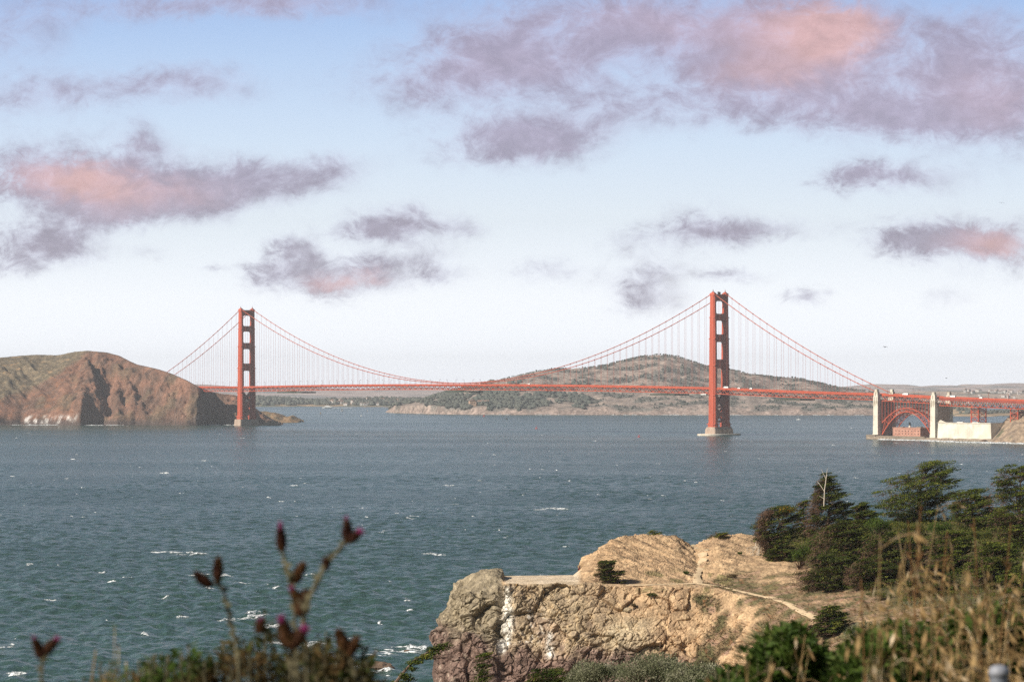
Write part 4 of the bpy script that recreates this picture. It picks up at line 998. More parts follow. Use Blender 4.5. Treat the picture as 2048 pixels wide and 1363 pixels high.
# gulls
def bird(px, py, span, Y, label, rz, lift=.25):
    loc = W(px, py, Y); s = span*Y/FPX/2; b = MB()
    b.tube([(0, -.42*s, 0), (0, -.28*s, .02*s), (0, -.05*s, .03*s), (0, .18*s, .02*s), (0, .32*s, .05*s), (0, .42*s, .04*s), (0, .52*s, .02*s)], [.02*s, .05*s, .085*s, .07*s, .05*s, .05*s, .012*s], 8)
    for q in (-1, 1):
        V = []
        for (t, le, te, z) in ((.03, .14, -.12, 0), (.3, .22, -.10, lift*.7), (.55, .20, -.08, lift*.85), (.8, .06, -.10, lift*.55), (1.0, -.12, -.16, lift*.2)):
            V += [(q*t*s, le*s, z*s+.025*s), (q*t*s, te*s, z*s+.015*s), (q*t*s, te*s, z*s-.01*s), (q*t*s, le*s, z*s-.012*s)]
        F = []
        for i in range(4):
            for k in range(4): F.append((i*4+k, i*4+(k+1) % 4, i*4+4+(k+1) % 4, i*4+4+k))
        F.append((16, 17, 18, 19)); b.add(V, F)
    b.add([(-.1*s, -.58*s, 0), (.1*s, -.58*s, 0), (.04*s, -.38*s, .03*s), (-.04*s, -.38*s, .03*s)], [(0, 1, 2, 3)])
    o = b.build('bird', M['birdfeather'], None, True, loc); o.rotation_euler = (.1, .08, rz); tag(o, label, 'bird', 'birds in the sky')
M['birdfeather'] = mat('dark_feathers', (.03, .028, .027), .8, .2, 3)
bird(2003, 406, 12, 300, 'dark bird gliding high in the sky near the right edge', -.2)
bird(1770, 694, 13, 300, 'dark bird flying above the right end of the main cables', .5, .3)
bird(1893, 756, 10, 300, 'dark bird gliding low above the concrete pylons', 1.1, .15)

# ---------------------------------------------------------------- haze
hz = bpy.data.materials.new('haze_air'); hz.use_nodes = True; hz.node_tree.nodes.clear(); t = NT(hz.node_tree)
pv = t.add('ShaderNodeVolumePrincipled'); pv.inputs['Color'].default_value = (0.88, 0.92, 0.98, 1); pv.inputs['Density'].default_value = 3.3e-5; pv.inputs['Anisotropy'].default_value = 0.0
o = t.add('ShaderNodeOutputMaterial'); t.l.new(pv.outputs[0], o.inputs['Volume'])
hb = MB().box(-8600, 8600, -120, 16950, -60, 240).build('haze', hz); tag(hb, kind='stuff')

# ================================================================ the near cliff
# each column: position (photo px at depth 400), then (row, depth) of the face low, face mid, rim, ledge front, slope mid, crest, back edge
COLS = [
 (872, [(1363,397),(1350,398),(1340,399),(1338,400),(1338,401),(1338,402),(1345,404)]),
 (881, [(1363,395),(1335,397),(1308,398.6),(1305,399.8),(1305,401),(1306,402.5),(1315,405)]),
 (890, [(1363,394),(1310,396),(1268,398.3),(1264,399.8),(1264,401.2),(1265,403),(1275,406)]),
 (903, [(1363,392.6),(1295,395.2),(1238,398),(1233,399.8),(1233,402),(1234,404),(1245,407)]),
 (914, [(1363,391.6),(1280,394.8),(1205,397.6),(1196,399.6),(1196,402),(1197,404.5),(1206,408)]),
 (919, [(1363,391.2),(1275,394.4),(1205,397),(1183,399.6),(1182,402.2),(1184,405),(1192,408.5)]),
 (929, [(1363,390.6),(1264,393.8),(1196,396.4),(1168,399.4),(1164,402.2),(1166,405.5),(1174,409)]),
 (945, [(1363,390),(1260,393.2),(1188,395.8),(1156,399.2),(1150.5,402.2),(1153,406),(1162,410)]),
 (965, [(1363,389),(1260,392.4),(1186,395.2),(1153,398.8),(1147,402),(1150,406.5),(1156,410.5)]),
 (989, [(1363,388.2),(1260,391.6),(1188,394.4),(1152,398),(1145.5,402),(1149,407.5),(1154,411.5)]),
 (1000,[(1363,388),(1261,391.4),(1185,394.2),(1156,397.5),(1150,402.4),(1150.5,408.5),(1153,412)]),
 (1012,[(1363,387.5),(1262,391),(1168,394.4),(1163,396.5),(1156.5,403),(1150.5,409.5),(1153,412.5)]),
 (1100,[(1363,386.5),(1264,390),(1168,394),(1163.5,396.5),(1156.5,403),(1149.6,410.5),(1152,413)]),
 (1150,[(1363,386),(1266,389.4),(1168,394),(1163.5,396.6),(1156.5,403.2),(1149,411),(1152,414)]),
 (1166,[(1363,386),(1266,389.2),(1168,394),(1164,396.8),(1155,403.8),(1136,411.5),(1146,415)]),
 (1200,[(1363,386),(1268,389),(1170,394),(1164,397.4),(1142,405.5),(1104,413),(1116,420)]),
 (1230,[(1363,386),(1270,388.6),(1171,394),(1165,398),(1128,407.5),(1080,416.5),(1096,427)]),
 (1265,[(1363,386),(1272,388.2),(1172,393.6),(1166,398.4),(1122,409),(1071,420),(1088,433)]),
 (1320,[(1363,385),(1272,387.6),(1172,393),(1167,399),(1122,410),(1069,422),(1086,436)]),
 (1370,[(1363,383),(1273,387),(1173,392.5),(1167,399.4),(1123,411),(1071,424),(1088,438)]),
 (1394,[(1363,381),(1274,386),(1174,392),(1167,399.6),(1130,411.5),(1085,425),(1097,438)]),
 (1408,[(1363,380),(1275,385.6),(1175,391.6),(1167.5,399.8),(1140,411),(1101,424),(1108,437)]),
 (1424,[(1363,378),(1276,384.8),(1178,391),(1168,399.8),(1128,411.5),(1086,426),(1098,439)]),
 (1455,[(1363,372),(1280,381),(1186,389.6),(1172,398),(1120,412),(1073,428),(1090,442)]),
 (1510,[(1363,352),(1284,368),(1204,384),(1182,393),(1124,412),(1067,431),(1086,446)]),
 (1600,[(1363,330),(1296,347),(1236,364),(1203,377),(1132,408),(1072,434),(1090,452)]),
 (1700,[(1363,310),(1308,327),(1258,346),(1212,366),(1124,402),(1058,434),(1080,456)]),
 (1850,[(1363,290),(1310,307),(1250,332),(1192,360),(1104,400),(1044,434),(1070,460)]),
 (2150,[(1363,280),(1305,300),(1240,325),(1180,356),(1090,398),(1030,434),(1060,462)])]
ck = []
for px, ks in COLS:
    kk = [(Y, HCAM-(py-YH)*Y/FPX) for py, Y in ks]
    Y2, Z2 = kk[0]; lean = 3.0 if px < 1450 else 40
    kk = [(Y2-lean*2.2-8, -4.0), (Y2-lean, Z2*.62)]+kk+[(kk[-1][0]+14, kk[-1][1]*.55), (kk[-1][0]+22, -4.0)]
    ck.append(kk)
ck = np.array(ck); cX = np.array([(c[0]-1024)*400/FPX for c in COLS])
def prof_at(X):                                # the cross-section keys at a given X
    X = np.asarray(X, float); out = np.empty(X.shape+ck.shape[1:])
    for k in range(ck.shape[1]):
        for j in range(2): out[..., k, j] = np.interp(X, cX, ck[:, k, j])
    return out
def ground_z(x, y):
    p = prof_at(np.array([x]))[0]; return float(np.interp(y, p[:, 0], p[:, 1]))
def ground_arr(X, Y):
    P_ = prof_at(X); out = np.empty(X.shape)
    for i in np.ndindex(X.shape): out[i] = np.interp(Y[i], P_[i][:, 0], P_[i][:, 1])
    return out
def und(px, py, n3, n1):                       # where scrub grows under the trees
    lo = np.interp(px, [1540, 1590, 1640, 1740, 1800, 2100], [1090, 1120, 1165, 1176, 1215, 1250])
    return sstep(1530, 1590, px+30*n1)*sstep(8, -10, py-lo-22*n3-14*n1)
def make_cliff():
    xs = np.concatenate([np.arange(cX[0], -5.5, .075), np.arange(-5.5, 32, .13), np.arange(32, 82, .32)])
    P_ = prof_at(xs)
    seg = [6, 14, 64, 96, 16, 34, 56, 10, 4, 4]              # rows between the keys
    Ys, Zs = [], []
    for k, n in enumerate(seg):
        t = np.linspace(0, 1, n, endpoint=(k == len(seg)-1))
        Ys.append(P_[:, k, 0][None]+(P_[:, k+1, 0]-P_[:, k, 0])[None]*t[:, None]); Zs.append(P_[:, k, 1][None]+(P_[:, k+1, 1]-P_[:, k, 1])[None]*t[:, None])
    Y = np.concatenate(Ys); Z = np.concatenate(Zs); X = np.broadcast_to(xs[None], Y.shape).copy()
    # soften the folds along each section
    for _ in range(3):
        Y[1:-1] = .25*Y[:-2]+.5*Y[1:-1]+.25*Y[2:]; Z[1:-1] = .25*Z[:-2]+.5*Z[1:-1]+.25*Z[2:]
    V = np.stack([X, Y, Z], -1)
    du = np.gradient(V, axis=1); dv = np.gradient(V, axis=0); N = np.cross(du, dv); N /= np.linalg.norm(N, axis=-1, keepdims=True)+1e-9
    px = 1024+X*FPX/Y; py = YH-(Z-HCAM)*FPX/Y
    face = sstep(.80, .45, np.abs(N[..., 2]))
    flat = sstep(1005, 1015, px)*sstep(1165, 1152, px)*sstep(1172, 1164, py)
    flat = np.maximum(flat, 0)
    right = sstep(1420, 1560, px)
    kn = sstep(1010, 1000, px)                                # the bare knob at the tip
    wx, wy, wz = X+.8*fbm(X/3, Y/3, Z/3, 3), Y, Z+.8*fbm(X/3+9, Y/3, Z/3, 3)
    d = (1.25+.7*kn)*fbm(X/6.5+3, Y/6.5, Z/5.5, 3)*np.maximum(face, kn)*(1-.5*right)
    d += (.9*ridged(wx/7.0, wy/6, wz/7.5, 3, .5)+.22*ridged(wx/2.1+3, wy/2, wz/1.7, 5, .6))*(face*.75+.25*kn)*(1-.6*right)
    w1, g1_, ox1, oz1 = worley((X+.45*Z)/4.6+.25*fbm(X/4, Y/4, Z/4, 3), Y/5.5, (Z-.35*X)/3.4+.25*fbm(X/4+5, Y/4, Z/4, 3))
    w2, g2_, ox2, oz2 = worley((X+.45*Z)/1.5+.3*fbm(X/1.5, Y/1.5, Z/1.5, 3)+31, Y/1.8, (Z-.35*X)/1.1)
    d += ((1.5*(w1-.5)+.9*(ox1*np.sin(w1*40)+oz1*np.cos(w1*57))-.45*sstep(.10, .0, g1_))+(.55*(w2-.5)+.5*(ox2*np.sin(w2*40)+oz2*np.cos(w2*57))-.16*sstep(.10, .0, g2_)))*face*(1-.75*right)*.72
    ck_ = np.minimum(np.abs(fbm(X/3.1+7, Y/3.1, Z/2.4, 3)), np.abs(fbm((X-.8*Z)/2.2, Y/3, (Z+.4*X)/5+3, 3))*1.5); d -= .28*np.exp(-(ck_/.03)**2)*face*(1-.7*right)
    d += .22*ridged((X-.55*Z)/1.4, Y/2, (Z+.3*X)/4.5, 4, .6)*face*(1-right)        # slanted beds
    d += (.35*fbm(X/2.2, Y/2.2, Z/2.2, 5)+.13*ridged(X/.8, Y/.8, Z/.8, 4))*(1-face)*(1-flat)
    d += (.75*ridged(X/4.2+.25*Y, Y/8, 2., 5, .6)-.35)*sstep(1170, 1190, px)*(1-face)*(1-right)*sstep(1168, 1150, py)
    # cleft between the knob and the white-streaked face, and an overhang under the knob
    cl = np.exp(-((px-(1006-.09*(py-1170)+9*fbm(Z/2.5, 1.7, X/9, 3)))/4.5)**2)*sstep(1150, 1185, py)*sstep(1300, 1260, py); d -= cl*.8
    lw = 1266+.16*(px-930)+16*fbm(X/2.5, Y/4, .7, 3); d += (.9*sstep(-6, 8, py-lw)-.7*np.exp(-((py-lw)/6)**2))*kn
    gl = np.exp(-((px-(1548-.75*(py-1215)))/6)**2)*sstep(1205, 1225, py); d -= gl*.9
    d *= 1-flat*.93
    tip = sstep(878, 892, px); V = V+N*(d*tip)[..., None]*1.0
    X, Y, Z = V[..., 0], V[..., 1], V[..., 2]
    n1 = fbm(X/3.5, Y/3.5, Z/3.5, 5); n2 = fbm(X/1.1, Y/1.1, Z/1.1, 4); n3 = fbm(X/9, Y/9, Z/9, 3); st = fbm((X+.5*Z)/.8, Y, (Z-.4*X)/4, 4)
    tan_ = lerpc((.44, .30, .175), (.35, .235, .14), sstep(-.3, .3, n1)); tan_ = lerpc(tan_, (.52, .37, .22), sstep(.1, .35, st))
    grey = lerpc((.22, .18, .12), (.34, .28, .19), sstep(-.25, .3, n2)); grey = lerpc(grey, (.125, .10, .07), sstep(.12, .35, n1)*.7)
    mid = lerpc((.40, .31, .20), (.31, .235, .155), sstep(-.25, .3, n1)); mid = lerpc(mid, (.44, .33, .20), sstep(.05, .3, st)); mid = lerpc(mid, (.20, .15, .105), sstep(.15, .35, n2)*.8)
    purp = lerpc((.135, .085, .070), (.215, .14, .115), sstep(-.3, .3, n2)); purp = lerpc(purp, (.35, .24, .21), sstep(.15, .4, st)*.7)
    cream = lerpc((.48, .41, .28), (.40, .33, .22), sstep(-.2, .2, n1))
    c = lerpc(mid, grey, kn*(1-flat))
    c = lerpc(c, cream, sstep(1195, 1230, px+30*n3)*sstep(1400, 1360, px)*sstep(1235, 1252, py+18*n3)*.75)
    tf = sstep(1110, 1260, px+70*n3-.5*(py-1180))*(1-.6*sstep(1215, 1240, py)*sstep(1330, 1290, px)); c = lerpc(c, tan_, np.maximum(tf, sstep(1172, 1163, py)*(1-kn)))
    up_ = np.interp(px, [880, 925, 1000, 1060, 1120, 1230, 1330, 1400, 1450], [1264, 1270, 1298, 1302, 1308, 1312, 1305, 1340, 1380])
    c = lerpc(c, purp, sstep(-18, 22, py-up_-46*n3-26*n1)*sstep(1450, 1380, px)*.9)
    c = lerpc(c, (.32, .20, .17), sstep(.02, .2, n3+.3*n1)*sstep(1030, 1060, px)*sstep(1330, 1200, px)*sstep(1190, 1230, py)*.22)
    # white guano streaks down the face
    g1 = np.exp(-((px-np.interp(py, [1165,1200,1240,1280,1310], [1020,1013,1017,1012,1007])-6*n2)/np.interp(py, [1165,1200,1250,1290,1315], [6, 9, 11, 6, 4]))**2)*sstep(1172, 1190, py)*sstep(1318, 1300, py)*sstep(-.26, .08, n2+.4*st+.24)
    g2 = np.exp(-((px-1100-8*n2)/np.interp(py, [1250, 1300], [3, 7]))**2)*sstep(1250, 1262, py)*sstep(1325, 1312, py)*sstep(-.3, .2, n2+.1)
    g3 = sstep(.16, .3, st+.4*n2)*sstep(1015, 1030, px)*sstep(1120, 1060, px)*sstep(1200, 1230, py)*sstep(1300, 1280, py)*.6
    c = lerpc(c, (.74, .70, .62), np.clip(np.maximum(np.maximum(g1*1.15, g2), g3), 0, .95))
    # lichen on the rim
    c = lerpc(c, (.36, .20, .06), sstep(.18, .32, n2)*sstep(1000, 1012, px)*sstep(1090, 1050, px)*sstep(1162, 1168, py)*sstep(1192, 1178, py)*.8)
    c = lerpc(c, (.34, .28, .21), kn*sstep(.2, .35, st)*.6)
    sand = lerpc((.62, .50, .36), (.55, .43, .29), sstep(-.2, .3, n1)); c = lerpc(c, sand, flat)
    # dry ground cover on the right
    gc = lerpc((.20, .14, .080), (.095, .092, .042), sstep(-.12, .2, n1)); gc = lerpc(gc, (.30, .19, .135), sstep(.1, .3, fbm(X/2, Y/2, Z/2+7, 4))); gc = lerpc(gc, (.20, .085, .04), sstep(.2, .35, n2)*.7)
    cover = sstep(-.1, .12, n3+.5*n1+np.interp(px, [1330, 1400, 1480, 1560, 1640], [-.9, -.05, .15, .25, .4])+np.where(py > 1290, .12, 0))*sstep(1340, 1390, px)*sstep(1090, 1180, py)
    c = lerpc(c, gc, cover*.92)
    c = lerpc(c, (.15, .13, .055), sstep(.14, .26, fbm(X/3, Y/3, 5., 4))*sstep(1250, 1300, px)*sstep(1135, 1150, py)*.75*sstep(1190, 1180, py))
    ug = und(px, py, n3, n1); c = lerpc(c, (.075, .068, .030), ug*.9)  # scrub tone with the understory's shade put into the ground colour
    n, k = X.shape; i = np.arange(n*k).reshape(n, k); F = np.stack([i[:-1, :-1], i[:-1, 1:], i[1:, 1:], i[1:, :-1]], -1).reshape(-1, 4)
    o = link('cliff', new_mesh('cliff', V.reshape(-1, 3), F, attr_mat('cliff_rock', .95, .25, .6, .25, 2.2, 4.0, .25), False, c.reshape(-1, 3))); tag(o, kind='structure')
    return V
CV = make_cliff()
_cxs = CV[0, :, 0]
def surf_pt(px, py):                           # the cliff surface as seen at a photo pixel: nearest mesh point
    qx = 1024+CV[..., 0]*FPX/CV[..., 1]; qy = YH-(CV[..., 2]-HCAM)*FPX/CV[..., 1]
    d = (qx-px)**2+((qy-py)*1.0)**2; d = d+np.where(d < 9, (CV[..., 1]-380)*.02, 0); i = np.unravel_index(np.argmin(d), d.shape); return Vector(CV[i])
# trails: thin sheets draped on the ground
def trail(ptspx, wd, name='path'):
    pts = [surf_pt(*p) for p in ptspx]; fine = []
    for i in range(len(pts)-1):
        for t in np.linspace(0, 1, 14, endpoint=False): fine.append(pts[i].lerp(pts[i+1], t))
    fine.append(pts[-1]); mb = MB(); n = len(fine)
    for i, p in enumerate(fine):
        d = (fine[min(i+1, n-1)]-fine[max(i-1, 0)]); d.z = 0; d.normalize(); s = Vector((-d.y, d.x, 0)); w = wd*(1+.3*float(perlin(i*.35, 1.7, wd)))
        for k in range(6):
            q = p+s*((k/5-.5)*w); zz = max(ground_z(q.x, q.y), p.z-.05); mb.v.append((q.x, q.y, max(zz, p.z-.1)+.16-.05*abs(k-2.5)))
    for i in range(n-1):
        for k in range(5): mb.f.append((i*6+k, i*6+k+1, i*6+7+k, i*6+6+k))
    tag(mb.build(name, M['trail'], None, True), kind='structure')
M['trail'] = mat('trodden_sand', (.56, .42, .26), .95, .14, .8, bump=.05, bscale=3)
trail([(1245,1170),(1300,1169),(1345,1167),(1395,1166),(1440,1172),(1490,1183),(1535,1193),(1570,1206),(1605,1222),(1632,1237)], 1.15)
trail([(1396,1165),(1393,1150),(1400,1135),(1407,1118),(1405,1106)], 1.3)
# small rocks and boulders along the saddle and the ledge
for (px, py, rp, lb, sd) in ((1385,1088,5,'pale boulder at the left side of the sandy saddle',2),(1394,1095,4,'smaller pale boulder inside the sandy saddle',4),(1413,1098,4,'pale boulder at the right lip of the sandy saddle',6),(1256,1217,6,'grey green boulder bedded in the cliff face',8)):
    p = surf_pt(px, py); rock('boulder', p.x, p.y, rp*p.y/FPX, sd, mat('boulder_rock', (.36, .29, .19), .9, .3, 1, bump=.1), lb, 1.3, .7, None, p.z-.15)

# ---------------------------------------------------------------- trees and shrubs
def leaf_quads(P_, Dr, Nn, L, Wd, r):           # bent diamond sprays: centre, direction, normal, length, width
    n = len(P_); S_ = np.cross(Dr, Nn); S_ /= np.linalg.norm(S_, axis=1, keepdims=True)+1e-9
    L = L[:, None]; Wd = Wd[:, None]
    V = np.stack([P_-Dr*L*.5, P_+S_*Wd*.5+Nn*L*.06, P_+Dr*L*.5-Nn*L*.08, P_-S_*Wd*.5+Nn*L*.06], 1).reshape(-1, 3)
    F = np.arange(4*n).reshape(n, 4); return V, F
def unit(a): return a/(np.linalg.norm(a, axis=-1, keepdims=True)+1e-9)
M['cypress'] = leaf_mat('cypress_leaves', (.038, .056, .011), (.10, .125, .021), (.24, .24, .045), .55, .8, .16, 1.1)
M['cypress_dark'] = leaf_mat('dark_cypress_leaves', (.030, .042, .011), (.074, .090, .018), (.18, .185, .036), .6, .8, .14, 1.2)
M['deadtwig'] = mat('dead_brown_twigs', (.105, .062, .038), .95, .4, 2)
M['bark'] = mat('grey_brown_bark', (.13, .09, .065), .95, .3, 2)
M['deadwood'] = mat('bleached_wood', (.52, .45, .36), .9, .2, 3)
def cypress(loc, prof_, lean, seed, label, group=None, pads=90, spr=105, psize=.75, leaf=.30, m_='cypress', dead=.0, trunk_h=None, wind=.6, name='cypress_tree', flat=.25):
    """prof_: (height, left reach, right reach) rows of the crown outline in metres; depth follows the mean reach"""
    r = np.random.default_rng(seed); o = empty(name, loc); tag(o, label, 'tree', group); pads = int(pads*1.15); psize *= 1.22; spr = int(spr*1.1)
    hh = np.array([p[0] for p in prof_], float); Lr = np.array([p[1] for p in prof_], float); Rr = np.array([p[2] for p in prof_], float); H = hh[-1]
    area = (Lr+Rr); 
    hs_ = []
    while len(hs_) < pads:
        h = r.uniform(hh[0], H); a = np.interp(h, hh, area)
        if r.random() < (a/area.max())**1.1+.05: hs_.append(h)
    hs_ = np.sort(np.array(hs_)); th = r.uniform(0, 2*np.pi, pads); q = np.sqrt(r.uniform(.12, 1, pads))
    l_, r_ = np.interp(hs_, hh, Lr), np.interp(hs_, hh, Rr); cx_ = (r_-l_)/2; rx = (l_+r_)/2; ry = rx*.85
    q = q*(.80+.55*perlin(hs_*1.1+seed, np.cos(th)*1.3, np.sin(th)*1.3+seed*.1))
    pc = np.c_[cx_+rx*q*np.cos(th), ry*q*np.sin(th), hs_]
    tx = lambda h: lean*(h/H)**1.3
    th_ = trunk_h or H*.82
    zs = np.linspace(-.6, th_, 7); r0 = .030*H+.06
    cxm = np.interp(zs, hh, (Rr-Lr)/2, left=0)*.55
    tb = MB(); tb.tube([(cxm[i]*max(0, z)/th_+.12*math.sin(z*1.3+seed), .1*math.cos(z*1.7+seed), z) for i, z in enumerate(zs)], list(np.linspace(r0, r0*.18, 7)), 8)
    for i in range(0, pads, 3):
        p = pc[i]; z0 = max(.15*H, p[2]-.35*math.hypot(p[0], p[1])-.4); z0 = min(z0, th_*.97); x0 = np.interp(z0, zs, cxm)*max(0, z0)/th_
        m0 = np.array([x0*.5+p[0]*.5, p[1]*.5, z0*.45+p[2]*.55-.15]); tb.tube([(x0, 0, z0), tuple(m0), tuple(p)], [r0*.26, r0*.15, r0*.05], 5)
    tb.build('trunk', M['bark'], o)
    # crown sprays
    n = pads*spr; pid = np.repeat(np.arange(pads), spr); ps = psize*r.uniform(.6, 1.35, pads)
    u = r.normal(size=(n, 3)); u = unit(u)*r.uniform(0, 1, (n, 1))**.45
    ctr = pc[pid]; off = u*ps[pid][:, None]*np.array([1.25, 1.0, flat]); off[:, 0] += .25*ps[pid]*wind*np.abs(u[:, 0])
    off[:, 2] += .22*off[:, 0]*wind
    P_ = ctr+off
    out = unit(np.c_[ctr[:, 0]*.5+off[:, 0], ctr[:, 1]*.5+off[:, 1], np.full(n, .15)])
    Dr = unit(out+np.array([wind, 0, .30])+r.normal(size=(n, 3))*.42); Nn = unit(np.array([0, 0, 1.])+r.normal(size=(n, 3))*.55); Nn = unit(Nn-Dr*(Nn*Dr).sum(1, keepdims=True))
    V, F = leaf_quads(P_, Dr, Nn, leaf*r.uniform(.6, 1.5, n), leaf*.42*r.uniform(.6, 1.4, n), r)
    link('crown', new_mesh('crown', V, F, M[m_]), o)
    # dead brown twigs on the windward side and inside
    nd = int(pads*spr*(.10+dead)); k = r.integers(0, pads, nd); c = pc[k]*np.array([.86, .86, .97]); c[:, 2] -= .22*ps[k]
    bias = r.random(nd) < dead*1.6
    l2 = np.interp(c[:, 2], hh, Lr); c[bias, 0] = -l2[bias]*r.uniform(.45, 1.0, bias.sum()); c[bias, 1] *= .8
    c += r.normal(size=(nd, 3))*np.array([.35, .35, .2])
    Dr = unit(np.array([.9, 0, .42])*1.0+r.normal(size=(nd, 3))*.45); Nn = unit(r.normal(size=(nd, 3))); Nn = unit(Nn-Dr*(Nn*Dr).sum(1, keepdims=True))
    V, F = leaf_quads(c, Dr, Nn, leaf*1.9*r.uniform(.5, 1.5, nd), leaf*.20*r.uniform(.5, 1.5, nd), r)
    tag(link('dead_branches', new_mesh('dead_branches', V, F, M['deadtwig']), o), kind='stuff')
    return o
def at_px(px, py, Y):                           # stand something on the ground under a photo pixel column
    x = (px-1024)*Y/FPX; return (x, Y, ground_z(x, Y)-.15)
def tree_px(px, ytop, Y, rows, seed, label, **k):
    """rows: (photo row, left px, right px) outline of the crown, top first; sits on the ground at depth Y"""
    yb = max(r_[0] for r_ in rows)-4; cand = np.linspace(330, 436, 213); gp = np.array([YH-(ground_z((px-1024)*c/FPX, c)-HCAM)*FPX/c for c in cand]); hit = np.nonzero(gp <= yb)[0]
    if len(hit): Y = float(cand[hit[0]])
    b = at_px(px, 0, Y); s = Y/FPX; pr = []
    for (py, xl, xr) in rows:
        z = HCAM-(py-YH)*s-b[2]; pr.append((max(z, .1), (px-xl)*s, (xr-px)*s))
    pr.sort(); return cypress(b, pr, 0, seed, label, **k)
G = 'cypresses and shrubs on the bluff'
tree_px(1555, 1012, 412, [(1012,1548,1580),(1030,1520,1600),(1055,1512,1606),(1080,1514,1598),(1105,1528,1585),(1120,1540,1570)], 101, 'brown windswept cypress at the left end of the tree clump above the bare slope', group=G, pads=95, dead=.40, m_='cypress_dark', wind=.9, psize=.8)
t = tree_px(1655, 943, 420, [(943,1650,1660),(960,1640,1672),(985,1630,1692),(1010,1622,1704),(1035,1615,1712),(1060,1612,1712),(1085,1625,1700)], 102, 'pointed dark cypress with a bleached dead top', group=G, pads=120, dead=.34, m_='cypress_dark', wind=.7, psize=.75)
b = MB(); H2 = HCAM-(938-YH)*420/FPX-t.location[2]
b.tube([(-.9, -3.0, H2*.50), (-.75, -2.6, H2*.72), (-.35, -1.6, H2*.9), (-.1, -.6, H2*1.01)], [.09, .07, .05, .015], 6)
b.tube([(-.78, -2.65, H2*.70), (-1.5, -2.4, H2*.80), (-1.9, -2.2, H2*.84)], [.06, .04, .015], 5); b.tube([(-.4, -1.8, H2*.86), (-.9, -1.6, H2*.95), (-1.1, -1.4, H2*1.0)], [.05, .03, .01], 5); b.tube([(-.85, -2.8, H2*.6), (-1.6, -2.7, H2*.64)], [.05, .015], 5)
b.build('dead_top', M['deadwood'], t)
tree_px(1840, 922, 428, [(922,1850,1892),(940,1822,1912),(958,1778,1922),(975,1756,1930),(992,1748,1926),(1010,1750,1905),(1030,1765,1880),(1048,1790,1860)], 103, 'tall spreading cypress with a flat-topped crown standing highest against the water', group=G, pads=170, spr=105, dead=.08, wind=.8, psize=.95, flat=.26)
tree_px(2035, 930, 424, [(930,2015,2075),(950,1990,2100),(975,1980,2115),(1005,1976,2120),(1040,1980,2120),(1075,1985,2110),(1100,2000,2095)], 104, 'large dense cypress at the right edge with its top against the water', group=G, pads=190, spr=105, dead=.12, wind=.6, psize=.95)
tree_px(1942, 983, 430, [(978,1922,1968),(996,1892,1992),(1020,1880,2000),(1045,1890,1990),(1065,1905,1975)], 105, 'rounded cypress filling the gap between the flat-topped tree and the right edge tree', group=G, pads=100, dead=.06, psize=.8)
tree_px(1608, 1002, 424, [(1000,1600,1616),(1008,1592,1620),(1018,1594,1620),(1035,1588,1626),(1060,1584,1630),(1085,1590,1625)], 106, 'slim small cypress squeezed in left of the pointed cypress', group=G, pads=45, spr=50, psize=.4, dead=.2)
tree_px(1722, 1004, 432, [(1004,1715,1728),(1016,1706,1738),(1032,1694,1762),(1056,1692,1768)], 107, 'small bushy cypress just right of the pointed cypress', group=G, pads=85, psize=.55)
tree_px(1560, 1085, 404, [(1085,1550,1570),(1098,1535,1590),(1112,1528,1596),(1126,1540,1585)], 108, 'low bright green cypress mound under the brown windswept one', group=G, pads=45, psize=.55, m_='cypress_dark')
tree_px(1690, 1040, 408, [(1040,1672,1725),(1060,1640,1750),(1085,1625,1765),(1110,1620,1768),(1135,1640,1755)], 109, 'broad sprawling cypress below the pointed one', group=G, pads=140, dead=.20, psize=.8, m_='cypress_dark')
tree_px(1660, 1110, 394, [(1108,1640,1690),(1125,1610,1735),(1145,1592,1745),(1165,1585,1740),(1182,1600,1710)], 110, 'low creeping cypress at the edge of the dry slope above the trail', group=G, pads=120, dead=.16, psize=.75, m_='cypress_dark')
tree_px(1790, 1060, 404, [(1060,1760,1830),(1080,1735,1860),(1105,1722,1872),(1130,1725,1870),(1155,1745,1850)], 111, 'wide dark cypress in the middle of the clump beneath the flat-topped tree', group=G, pads=150, dead=.15, psize=.85, m_='cypress_dark')
tree_px(1745, 1120, 392, [(1118,1720,1775),(1140,1695,1800),(1160,1690,1805),(1178,1705,1790)], 112, 'short cypress with pale dead limbs at the foot of the clump', group=G, pads=90, dead=.22, psize=.7, m_='cypress_dark')
tree_px(1900, 1060, 404, [(1062,1880,1930),(1082,1855,1955),(1108,1845,1965),(1132,1850,1960),(1150,1870,1940)], 113, 'dense green cypress right of the middle of the clump', group=G, pads=120, dead=.10, psize=.8)
tree_px(1990, 1085, 398, [(1085,1960,2020),(1105,1940,2045),(1130,1930,2055),(1158,1935,2050),(1180,1955,2030)], 114, 'spreading cypress below the right edge tree', group=G, pads=120, dead=.10, psize=.8)
tree_px(1860, 1130, 386, [(1130,1835,1890),(1150,1810,1915),(1172,1800,1925),(1195,1815,1910)], 115, 'low dark cypress behind the tallest dry stalks', group=G, pads=100, dead=.12, psize=.75, m_='cypress_dark')
tree_px(2050, 1130, 384, [(1130,2030,2080),(1155,2000,2110),(1185,1990,2120),(1215,2000,2110)], 116, 'bright green cypress at the right edge low behind the grass', group=G, pads=110, psize=.85)
tree_px(1662, 1210, 356, [(1210,1655,1672),(1225,1632,1690),(1243,1622,1700),(1260,1628,1692),(1275,1640,1680)], 117, 'small dense cypress beside the lower end of the trail', group=G, pads=80, psize=.55, m_='cypress', dead=.08)
tree_px(1625, 1255, 352, [(1250,1618,1635),(1265,1605,1648),(1282,1600,1650)], 118, 'little brown cypress below the dense one at the trail end', group=G, pads=40, psize=.5, dead=.4, m_='cypress_dark')
